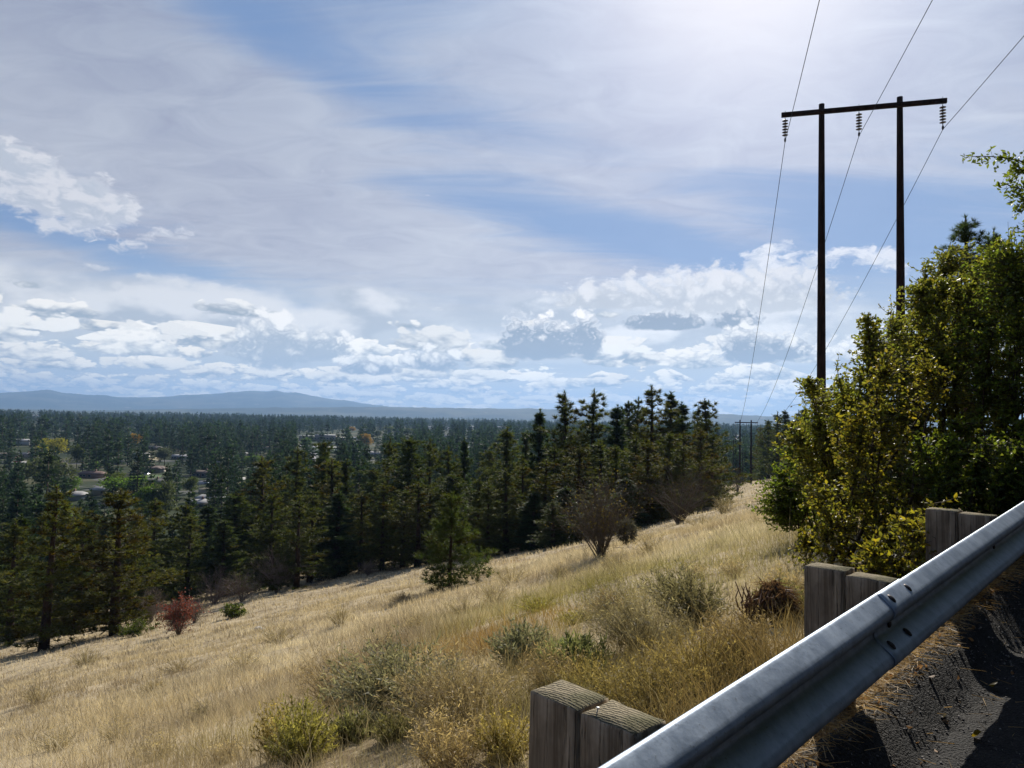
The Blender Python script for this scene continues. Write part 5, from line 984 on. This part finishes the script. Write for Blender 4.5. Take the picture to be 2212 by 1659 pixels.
def house(px, py, L, Wd, rz, wi, ri, label, wing=True, h=2.7):
    P = hit(px, py, 2600); o = empty('house', P, label, 'house', 'houses of the town in the valley'); rz = R(rz)
    mb = MB(); mb.box((0, 0, h / 2 - 0.2), (L, Wd, h + 0.4), rz); 
    if wing: w_ = np.array([math.cos(rz) * L * 0.33 + math.sin(rz) * Wd * 0.5, math.sin(rz) * L * 0.33 - math.cos(rz) * Wd * 0.5, 0]); mb.box(w_ + [0, 0, h / 2 - 0.22], (L * 0.28, Wd * 0.6, h + 0.36), rz)
    mb.build('wall', WALLS[wi], o)
    mb = MB(); gable(mb, np.zeros(3), L, Wd, h, Wd * 0.20, 0.7, rz); 
    if wing: gable(mb, w_, Wd * 0.7, L * 0.28, h + 0.03, L * 0.07, 0.5, rz + math.pi / 2)
    rf = mb.build('roof', ROOFS[ri], o); mb = MB(); mb.box((math.cos(rz) * L * 0.15, math.sin(rz) * L * 0.15, h + Wd * 0.2 + 0.3), (0.9, 0.7, 1.5), rz); mb.build('chimney', WALLS[2], rf)
    d = np.array([math.sin(rz), -math.cos(rz), 0]); ax = np.array([math.cos(rz), math.sin(rz), 0])
    for t in (-0.38, -0.22, 0.05):
        mb = MB(); mb.box(ax * L * t + d * (Wd / 2 + 0.02) + [0, 0, 1.55], (1.9, 0.10, 1.2), rz); wn = mb.build('window', M['trim'], o); mb = MB(); mb.box(ax * L * t + d * (Wd / 2 + 0.06) + [0, 0, 1.55], (1.65, 0.08, 1.0), rz); mb.build('pane', M['glass'], wn)
    mb = MB(); mb.box(ax * L * -0.08 + d * (Wd / 2 + 0.03) + [0, 0, 1.05], (1.0, 0.10, 2.1), rz); mb.build('door', WALLS[2], o); return P
HS = [ # px, base py, L, W, rot, wall, roof, label
 (322, 1020, 24, 10, 12, 0, 0, 'long brown-roofed ranch house in the widest gap of the trees', True),
 (333, 972, 16, 9, -8, 2, 2, 'dark low house above the long brown-roofed one', True), (305, 988, 15, 9, 10, 1, 1, 'grey-roofed house with a pale wall between two dark trees above the long ranch house', False),
 (200, 1032, 16, 9, -5, 2, 4, 'reddish roofed house right of the green round tree', False), (332, 1050, 16, 9, 8, 3, 2, 'dark roofed house below the long brown-roofed one', False),
 (12, 990, 20, 10, 5, 2, 0, 'brown-roofed house at the left edge of the photo', True), (56, 988, 17, 9, -6, 1, 1, 'light-roofed house next to the one at the left edge', False),
 (46, 962, 18, 10, 25, 1, 3, 'white two-storey building behind the yellow-green tree', False), (152, 1080, 15, 9, 0, 3, 3, 'pale roof just above the tallest corner pines', False),
 (226, 1068, 12, 9, 60, 0, 3, 'small pale grey roof in front of the round green tree', False), (520, 985, 13, 8, -10, 1, 3, 'narrow pale house far right of the brown ranch house', False), (388, 992, 16, 9, 12, 3, 3, 'grey-roofed house half hidden right of the ranch house', False),
 (455, 1088, 13, 8, -12, 1, 3, 'bright grey roof corner in front of the stand', False), (440, 1030, 15, 9, 8, 0, 0, 'brown house beside the golden tree', True), (430, 1098, 11, 8, 30, 0, 3, 'small grey roof low in the gap left of the bright grey corner', False),
 (580, 972, 16, 9, 0, 0, 0, 'brownish house left of the paved lot', False), (808, 985, 20, 12, -20, 1, 3, 'large pale roof among the pine tops right of the school', False), (830, 1108, 13, 9, 15, 1, 3, 'pale roof glimpsed through the middle of the stand', False),
 (765, 950, 18, 10, 0, 1, 3, 'white-roofed building right of the school', False), (930, 925, 30, 14, 3, 1, 3, 'long white building far off among the distant trees', False), (965, 926, 36, 14, -3, 1, 3, 'second long white building far off among the distant trees', False),
 (1018, 924, 22, 12, 0, 1, 3, 'small white building far off right of the two long ones', False), (1080, 924, 30, 12, 0, 0, 3, 'pale far building close left of the dark slender pine', False), (75, 900, 50, 20, 0, 1, 3, 'long white roof far off at the upper left among the trees', False),
 (965, 944, 12, 9, 10, 1, 3, 'lone bright roof below the far white buildings', False), (1006, 972, 14, 9, 0, 1, 3, 'pale house behind the spire-like pine', False), (120, 1010, 15, 9, 20, 3, 0, 'brown roof right of the big grey-green tree', False), (1590, 945, 26, 14, 10, 1, 3, 'bright roofs low in the gap beyond the clearing', False),
 (255, 1003, 15, 9, -10, 0, 1, 'grey roof left of the widest gap', False), (480, 1005, 14, 9, 5, 1, 1, 'light house near the golden tree', False),
]
KEEP = []
for px, py, L, Wd, rz, wi, ri, lb, wing in HS:
    L *= 0.8; Wd *= 0.85
    P = house(px, py, L, Wd, rz, wi, ri, lb, wing, h=5.2 if 'two-storey' in lb else 2.7); hwp = L * 0.33 / P[1] * F; KEEP.append((px - hwp, px + hwp, py - 4.4 / P[1] * F, py - 1.4 / P[1] * F))
# school with flat roofs
P = hit(690, 953, 2600); o = empty('school', P, 'long tan flat-roofed school with a pale band and a lower wing on the right', 'school'); k_ = P[1] / F
mb = MB(); mb.box((-22 * k_, 12, 3.2), (46 * k_, 20, 6.8)); mb.box((14 * k_, 4, 4.4), (44 * k_, 22, 9.0)); mb.box((46 * k_, 0, 2.6), (20 * k_, 16, 5.6)); mb.build('wall', mat('tan_brick', vary((0.34, 0.27, 0.21), 0.15, 0.5)), o)
mb = MB(); mb.box((-22 * k_, 12, 6.9), (46.6 * k_, 20.6, 0.7)); mb.box((14 * k_, 4, 9.2), (44.6 * k_, 22.6, 0.7)); mb.box((46 * k_, 0, 5.6), (20.6 * k_, 16.6, 0.6)); mb.build('roof', mat('pale_roof_edge', flat((0.62, 0.60, 0.56))), o)
for t in range(7): mb = MB(); mb.box(((-6 + t * 6.5) * k_, -7.15, 4.6), (3.4 * k_, 0.2, 1.6)); mb.build('window', M['glass'], o)
KEEP.append((640, 742, 934, 953))
def sheet(name, pts, m_, label=None):
    V = np.array([hit(px, py, 2600) for px, py in pts]); V[:, 2] = terrain(V[:, 0], V[:, 1]) + 0.25; mb = MB(); mb.add(np.concatenate([V, V - [0, 0, 0.6]]), [np.arange(len(V))[None, :], np.array([(q, q + len(V), (q + 1) % len(V) + len(V), (q + 1) % len(V)) for q in range(len(V))])])
    return tag(mb.build(name, m_), kind='structure')
sheet('pavement', [(655, 1003), (700, 1003), (686, 978), (662, 970)], M['paved']); KEEP.append((656, 698, 966, 1003))
sheet('lawn', [(668, 976), (740, 982), (735, 968), (672, 966)], M['lawn']); KEEP.append((672, 720, 962, 976))
sheet('lawn', [(290, 1040), (345, 1036), (350, 1026), (295, 1028)], M['lawn']); sheet('lawn', [(0, 1130), (14, 1130), (14, 1116), (0, 1116)], M['lawn']); sheet('lawn', [(290, 998), (350, 995), (345, 988), (290, 990)], M['drygrass']); sheet('road', [(570, 960), (800, 975), (800, 970), (570, 956)], M['paved'])
sheet('road', [(425, 1048), (560, 1035), (560, 1029), (425, 1040)], M['paved']); sheet('road', [(0, 1003), (130, 1000), (130, 996), (0, 998)], M['paved']); sheet('lawn', [(430, 1068), (520, 1050), (520, 1042), (430, 1056)], M['drygrass'])
sheet('pavement', [(1568, 985), (1615, 985), (1612, 938), (1575, 938)], M['paved'])
CARC = [mat('car_paint', (lambda c: lambda gg: princ(gg, (*c, 1), 0.25, 0.3, 0.8))(c)) for c in ((0.75, 0.75, 0.75), (0.12, 0.13, 0.15), (0.45, 0.06, 0.05), (0.35, 0.40, 0.48))]; M['tyre'] = mat('tyre', flat((0.02, 0.02, 0.02)))
def car_mesh():
    out = {}
    mb = MB(); pr = [(-2.2, .35), (-2.2, .85), (-1.9, .95), (-1.0, 1.0), (1.3, 1.0), (2.1, .85), (2.25, .6), (2.2, .35)]; n = len(pr); V = [(x, y, z) for y in (-.88, .88) for x, z in pr]; mb.add(np.array(V), [np.array([list(range(n)), list(range(n, 2 * n))[::-1]]), np.array([(q, (q + 1) % n, (q + 1) % n + n, q + n) for q in range(n)])[:, ::-1]]); out['body'] = mb
    mb = MB(); pr = [(-1.7, 1.0), (-1.2, 1.45), (.3, 1.48), (1.1, 1.0)]; V = [(x, y * (0.8 if z > 1.1 else .84), z) for y in (-1, 1) for x, z in pr]; mb.add(np.array(V), [np.array([(0, 1, 2, 3), (7, 6, 5, 4)]), np.array([(q, (q + 1) % 4 + 0, (q + 1) % 4 + 4, q + 4) for q in range(4)])[:, ::-1]]); out['cabin'] = mb
    return out
cm = car_mesh(); cbm = [cm['body'].mesh('body', [c]) for c in CARC]; ccm = cm['cabin'].mesh('cabin', [M['glass']]); wh = MB(); wh.tube([(0, -0.1, 0), (0, 0.1, 0)], 0.33, 12); whm = wh.mesh('wheel', [M['tyre']])
for q, (px, py, c_, rz, lb) in enumerate([(456, 1040, 0, 20, 'white car parked in the open lot near the golden tree'), (446, 1046, 3, -60, 'grey-blue car at the left end of the lot near the golden tree'), (480, 1037, 0, 10, 'white car at the right end of the lot near the golden tree'), (318, 1027, 0, 80, 'white car parked in front of the long ranch house'), (344, 988, 0, 10, 'white car by the grey-roofed house above the ranch house'), (18, 1002, 0, 0, 'white car on the street at the left edge'), (36, 1000, 2, 0, 'red car on the street near the left edge'), (668, 990, 1, 90, 'dark car on the paved lot below the school'), (684, 984, 0, 90, 'white car on the paved lot below the school'), (722, 960, 0, 0, 'white car beside the school wing')]):
    P = hit(px, py, 2600); P[2] += 0.3; o = empty('parked_car', P, lb, 'car', 'cars parked in the town', rz=R(rz)); obj('body', cbm[c_], o); obj('cabin', ccm, o)
    for wx in (-1.35, 1.4):
        for wy in (-.82, .82): obj('wheel', whm, o, (wx, wy, .33))
    KEEP.append((px - 6, px + 6, py - 6, py + 3))

def small_tree(seed, H, rad, whorls, per, k, ln, w, tint=(1, 1, 1), power=0.8):
    r_ = np.random.default_rng(seed); mb = MB(); mb.tube([(0, 0, -1), (0, 0, H * 0.95)], [H * 0.014, 0.03], 5, 1); C_, Dv, Cc = [], [], []
    for q in range(whorls):
        t = (q + r_.uniform(-.3, .3)) / whorls; t = max(0, t); z = H * (0.13 + 0.85 * t); pr = (1 - t) ** power * (0.6 + 0.4 * min(1, t * 4 + 0.3)) + 0.05
        for b_ in range(per):
            a = r_.uniform(0, 6.283); L = rad * pr * r_.uniform(0.5, 1.15); d = np.array([math.cos(a), math.sin(a), 0])
            for u_ in ((0.45, 0.95) if L > rad * 0.25 else (0.8,)): C_.append(d * L * u_ + [r_.normal(0, .15), r_.normal(0, .15), z + L * u_ * (0.5 * t - 0.12)]); Dv.append(d * 0.8 + [0, 0, 0.6]); Cc.append(np.ones(3) * r_.uniform(0.65, 1.3))
    C_.append(np.array([0, 0, H * 0.97])); Dv.append(np.array([0, 0, 2.0])); Cc.append(np.ones(3)); tufts(mb, np.array(C_), np.array(Dv), k, ln, w, 0.6, 0, np.array(Cc) * np.array(tint), r_)
    return mb
def round_tree(seed, H, rad, n, q_=0.5, tint=(1, 1, 1)):
    r_ = np.random.default_rng(seed); mb = MB(); mb.tube([(0, 0, -1), (0, 0, H * 0.7)], [H * 0.02, 0.08], 6, 1); lobes = [(np.array([r_.normal(0, rad * .4), r_.normal(0, rad * .4), H * r_.uniform(.45, .82)]), rad * r_.uniform(.45, .75)) for _ in range(9)]
    for c, lr in lobes[:6]: mb.tube([(0, 0, H * .3), c * [.5, .5, .8], c], [H * .010, .05, .03], 4, 1, cap=False)
    P_, D_, Cc = [], [], []
    for c, lr in lobes:
        m_ = n // 9; d = unit(r_.normal(size=(m_, 3))); P_.append(c + d * lr * r_.uniform(0.35, 1.05, (m_, 1)) * [1, 1, .85]); D_.append(d + r_.normal(0, .4, (m_, 3)) + [0, 0, .2]); Cc.append(np.ones((m_, 3)) * r_.uniform(.7, 1.3, (m_, 1)))
    P_ = np.concatenate(P_); tufts(mb, P_, np.concatenate(D_), 2, q_ * 1.6, q_, 0.8, 0, np.concatenate(Cc) * np.array(tint), r_); return mb
CT = [small_tree(50 + q, 22, (2.9, 3.4, 2.5, 3.8, 3.0)[q], 20, 7, 5, 1.1, 0.42, ((1, 1, 1), (1.15, 1.1, .9), (.8, .9, 1), (1, 1.05, 1), (1.2, 1.05, .85))[q]).mesh('conifer', [M['needle_far'], M['bark']]) for q in range(5)]
RT = [round_tree(70 + q, 12, 5, 900, 0.55).mesh('round_tree', [M['leaf_far'], M['bark']]) for q in range(3)]
# individually placed broadleaf trees of the town: px, top, base, half width, colour, label
M['leaf_yel'] = leafy('yellow_green_leaves', (0.22, 0.22, 0.04), 0.45, 0.6, 0.2, tcol=(1.6, 1.5, 0.6)); M['leaf_grn'] = leafy('bright_green_leaves', (0.10, 0.16, 0.04), 0.45, 0.6, 0.2, tcol=(1.6, 1.7, 0.6)); M['leaf_gold'] = leafy('golden_leaves', (0.32, 0.22, 0.04), 0.45, 0.6, 0.2, tcol=(1.5, 1.3, 0.6)); M['leaf_gry'] = leafy('grey_green_leaves', (0.085, 0.10, 0.06), 0.3, 0.6, 0.2)
KND = {}
for kk in ('leaf_far', 'leaf_yel', 'leaf_grn', 'leaf_gold', 'leaf_gry'): KND[kk] = [round_tree(80 + q, 12, 5, 1300, 0.5).mesh('round_tree', [M[kk], M['bark']]) for q in range(2)]
BT = [(118, 946, 990, 27, 'leaf_yel', 'tall yellow-green tree, taller of the pair in the town'), (88, 963, 1000, 20, 'leaf_yel', 'yellow-green tree, shorter of the pair in the town'), (105, 985, 1085, 50, 'leaf_gry', 'huge grey-green tree in front of the town'), (200, 997, 1022, 16, 'leaf_grn', 'round green tree beside the reddish roofed house'),
      (285, 1028, 1085, 42, 'leaf_grn', 'broad bright green tree below the long ranch house'), (325, 1045, 1085, 24, 'leaf_yel', 'yellow-green tree right of the broad bright green one'), (467, 1003, 1030, 14, 'leaf_gold', 'golden tree beside the parking lot'), (545, 985, 1022, 28, 'leaf_grn', 'olive green round tree at the left end of the stand'), (660, 945, 975, 12, 'leaf_grn', 'round green tree in front of the school'),
      (788, 938, 972, 17, 'leaf_gold', 'yellow autumn tree right of the school'), (290, 936, 975, 12, 'leaf_gold', 'slender rusty tree above the ranch house'), (355, 968, 1005, 22, 'leaf_gry', 'grey-green tree right of the ranch house'), (345, 1040, 1130, 34, 'leaf_gry', 'broad dull brown-green tree left of the stand'), (60, 1000, 1040, 22, 'leaf_gry', 'grey-green tree left of the huge one'), (150, 1030, 1075, 26, 'leaf_grn', 'leaning green tree at the right side of the huge grey-green one'),
      (165, 962, 1015, 18, 'leaf_far', 'dark round tree right of the yellow-green pair'), (410, 1030, 1075, 20, 'leaf_far', 'dark bushy tree left of the parking lot'), (760, 922, 935, 9, 'leaf_gold', 'small rusty tree behind the school'), (840, 920, 940, 14, 'leaf_far', 'round dark tree far off right of the school'), (815, 930, 948, 12, 'leaf_gry', 'grey round tree far off right of the school'), (880, 925, 945, 13, 'leaf_far', 'dark round tree behind the stand far off')]
for q, (px, tp_, bs, hw, kk, lb) in enumerate(BT):
    P = hit(px, bs, 2600); H = (bs - tp_) / F * P[1]; sx = hw / F * P[1] / 5.6; o = obj('broadleaf_tree', KND[kk][q % 2]); o.location = P; o.scale = (sx, sx, H / 11.6); o.rotation_euler = (0, 0, random.uniform(0, 6.28)); tag(o, lb, 'tree', 'broadleaf trees of the town'); KEEP.append((px - hw * .6, px + hw * .6, tp_ + 2, bs - (bs - tp_) * 0.35))
import re
LMK = [(q[0], q[1] - 8, re.split(r' (?:in|above|between|right|left|below|at|next|behind|just|beside|half|among|glimpsed|low|near|close|off|with) ', q[7])[0]) for q in HS] + [(q[0], (q[1] + q[2]) / 2, re.split(r' (?:in|above|between|right|left|below|at|next|behind|just|beside|far|of|off),? ', q[5])[0]) for q in BT[:12]] + [(690, 945, 'flat-roofed school')]
rv = np.random.default_rng(123); cnt = 0; tries = 0; cand = []
while len(cand) < 2800 and tries < 110000:
    tries += 1; a = math.radians(rv.uniform(-37.5, 19)); d = (rv.uniform(170 ** 1.3, 900 ** 1.3)) ** (1 / 1.3); x, y = d * math.sin(a), d * math.cos(a); z = float(terrain(x, y))
    if z > -37.5: continue
    H = rv.uniform(12, 29); b = proj((x, y, z)); t = proj((x, y, z + H)); hw = 3.0 / y * F
    if any(not (b[0] + hw < k0 or b[0] - hw > k1 or b[1] < k2 or t[1] > k3) for k0, k1, k2, k3 in KEEP) and rv.random() > 0.10: continue
    if b[1] > 958 and rv.random() < 0.12 and vnoise(x, y, 60, 31) < 0.0: continue
    cand.append((H / d, x, y, z, H, d))
cand.sort(reverse=True); seen_px = []
for q, (_, x, y, z, H, d) in enumerate(cand[:290]):
    rnd = rv.random() < 0.17; kk = ('leaf_far', 'leaf_far', 'leaf_gry', 'leaf_grn', 'leaf_yel')[q % 5]
    if rnd: o = obj('broadleaf_tree', KND[kk][q % 2]); o.scale = (rv.uniform(.8, 1.2),) * 2 + (rv.uniform(.8, 1.2),)
    else: o = obj('conifer_tree', CT[q % 5]); o.scale = (H / 22 * rv.uniform(.9, 1.35),) * 2 + (H / 22,)
    o.location = (x, y, z); o.rotation_euler = (0, 0, rv.uniform(0, 6.28))
    b = proj((x, y, z)); t_ = proj((x, y, z + H)); my = (b[1] + t_[1]) / 2; lx, ly, lm = min(LMK, key=lambda k_: math.hypot(k_[0] - b[0], 1.6 * (k_[1] - my)))
    hs_ = ('tall ' if H > 23.5 else 'short ' if H < 17.5 else 'mid-height '); kd_ = {'leaf_far': 'dark round tree ', 'leaf_gry': 'grey-green round tree ', 'leaf_grn': 'green round tree ', 'leaf_yel': 'yellow-green round tree '}[kk] if rnd else 'dark conifer '
    dd_ = math.hypot(b[0] - lx, my - ly); far_ = 'just ' if dd_ < 28 else '' if dd_ < 60 else 'well ' if dd_ < 120 else 'far '; hz_ = 'left of' if b[0] < lx else 'right of'; vt_ = far_ + 'above and ' if my < ly - 14 else far_ + 'below and ' if my > ly + 14 else 'level with and ' + far_
    tag(o, hs_ + kd_ + vt_ + hz_ + ' the ' + lm, 'tree', 'round trees among the town conifers' if rnd else 'conifers of the town in the valley')
def mass(name, pts, bases, label, mats):
    mb = MB()
    for bi, bmb in enumerate(bases):
        V0 = np.concatenate(bmb.V); C0 = np.concatenate(bmb.C); idx = [p for k, p in enumerate(pts) if k % len(bases) == bi]
        if not idx: continue
        A = np.array(idx); n = len(A); th = rv.uniform(0, 6.283, n); cs, sn = np.cos(th)[:, None], np.sin(th)[:, None]; sxy = (A[:, 3] * rv.uniform(.9, 1.4, n))[:, None]; sz = A[:, 3][:, None]
        X = (V0[None, :, 0] * cs - V0[None, :, 1] * sn) * sxy + A[:, 0:1]; Y = (V0[None, :, 0] * sn + V0[None, :, 1] * cs) * sxy + A[:, 1:2]; Z = V0[None, :, 2] * sz + A[:, 2:3]
        VV = np.stack([X, Y, Z], -1).reshape(-1, 3); off = (np.arange(n) * len(V0))[:, None, None]; CC = (np.broadcast_to(C0[None], (n,) + C0.shape) * rv.uniform(.7, 1.3, (n, 1, 1))).reshape(-1, 3); first = True; base_n = mb.n
        for kf in bmb.F:
            f0 = np.concatenate(bmb.F[kf]); m0 = np.concatenate(bmb.M[kf]); ff = (f0[None] + off).reshape(-1, kf); mm = np.tile(m0, n); mb.F.setdefault(kf, []).append(ff + base_n); mb.M.setdefault(kf, []).append(mm)
        mb.V.append(VV); mb.C.append(CC); mb.n += len(VV)
    return tag(mb.build(name, mats), label, 'forest', kind='stuff')
low = [small_tree(90 + q, 22, (2.7, 3.3, 2.9)[q], 9, 5, 3, 2.0, 1.1) for q in range(3)]; vlow = [small_tree(95 + q, 22, (2.9, 3.4)[q], 6, 4, 2, 3.2, 2.0) for q in range(2)]
midp = [(x, y, z, H / 22) for _, x, y, z, H, d in cand[290:]]; mass('distant_forest', midp, low, 'conifers standing close together behind the houses of the town', [M['needle_far'], M['bark']])
farp = []
while len(farp) < 7500:
    n = 4000; a = np.radians(rv.uniform(-39, 24, n)); d = rv.uniform(850 ** 1.15, 3800 ** 1.15, n) ** (1 / 1.15); x, y = d * np.sin(a), d * np.cos(a); z = terrain(x, y); H = rv.uniform(13, 31, n) * (1 + 0.12 * vnoise(x, y, 300, 41))
    for xx, yy, zz1, hh in zip(x, y, z, H):
        if zz1 > -38: continue
        b = proj((xx, yy, zz1)); t = proj((xx, yy, zz1 + hh)); hw = 3 / yy * F
        if any(not (b[0] + hw < k0 or b[0] - hw > k1 or b[1] < k2 + 1 or t[1] > k3) for k0, k1, k2, k3 in KEEP) and rv.random() > 0.10: continue
        farp.append((xx, yy, zz1, hh / 22))
mass('far_forest', farp[:7500], vlow, 'dark belt of conifers reaching to the foot of the far hills', [M['needle_far'], M['bark']])
rs = []  # trees out of view across the road, added to darken the rail's reflection
for s_ in np.arange(-14, 66, 2.1):
    for d_ in (9.5, 13.5, 18):
        p = sd_xyz(s_ + rv.uniform(-.8, .8), d_ + rv.uniform(-1.2, 1.2), 0); rs.append((p[0], p[1], float(terrain(p[0], p[1])), rv.uniform(0.42, 0.75)))
mass('unseen_roadside_woods', rs, [round_tree(120 + q, 20, 5.5, 420, 1.0) for q in range(3)], 'dark unseen trees added across the road for the guardrail to reflect', [M['leaf_far'], M['bark']])
# understorey on the slope under the stand
rq = np.random.default_rng(8); us_ = []
while len(us_) < 500:
    a = math.radians(rq.uniform(-38, 17)); d = rq.uniform(60, 230); x, y = d * math.sin(a), d * math.cos(a); u, s = us(x, y); b = proj((x, y, float(terrain(x, y))))
    if u > 108 and float(terrain(x, y)) < -20 and b[1] < 1380: us_.append((x, y, float(terrain(x, y)), rq.uniform(0.15, 0.42)))
mass('undergrowth', us_, [round_tree(60 + q, 12, 5, 260, 0.9, (0.6, 0.55, 0.5)) for q in range(2)], 'dim undergrowth on the slope below the field', [M['leaf_far'], M['bark']])

# ------------------------------------------------------------------ the air
hz = MB(); hz.box((0, 12000, 420), (60000, 32500, 1000)); ho = hz.build('haze', mat('haze_air', flat((0, 0, 0)))); nt = ho.data.materials[0].node_tree; nt.nodes.clear(); gh = G(nt)
pv = gh.new('ShaderNodeVolumePrincipled'); pv.inputs['Color'].default_value = (0.36, 0.60, 1.0, 1); pv.inputs['Density'].default_value = 1 / 16000; pv.inputs['Anisotropy'].default_value = 0.25
gh.l.new(pv.outputs[0], gh.new('ShaderNodeOutputMaterial').inputs['Volume']); tag(ho, 'thin blue air between the near trees and the far hills', 'haze', kind='stuff')
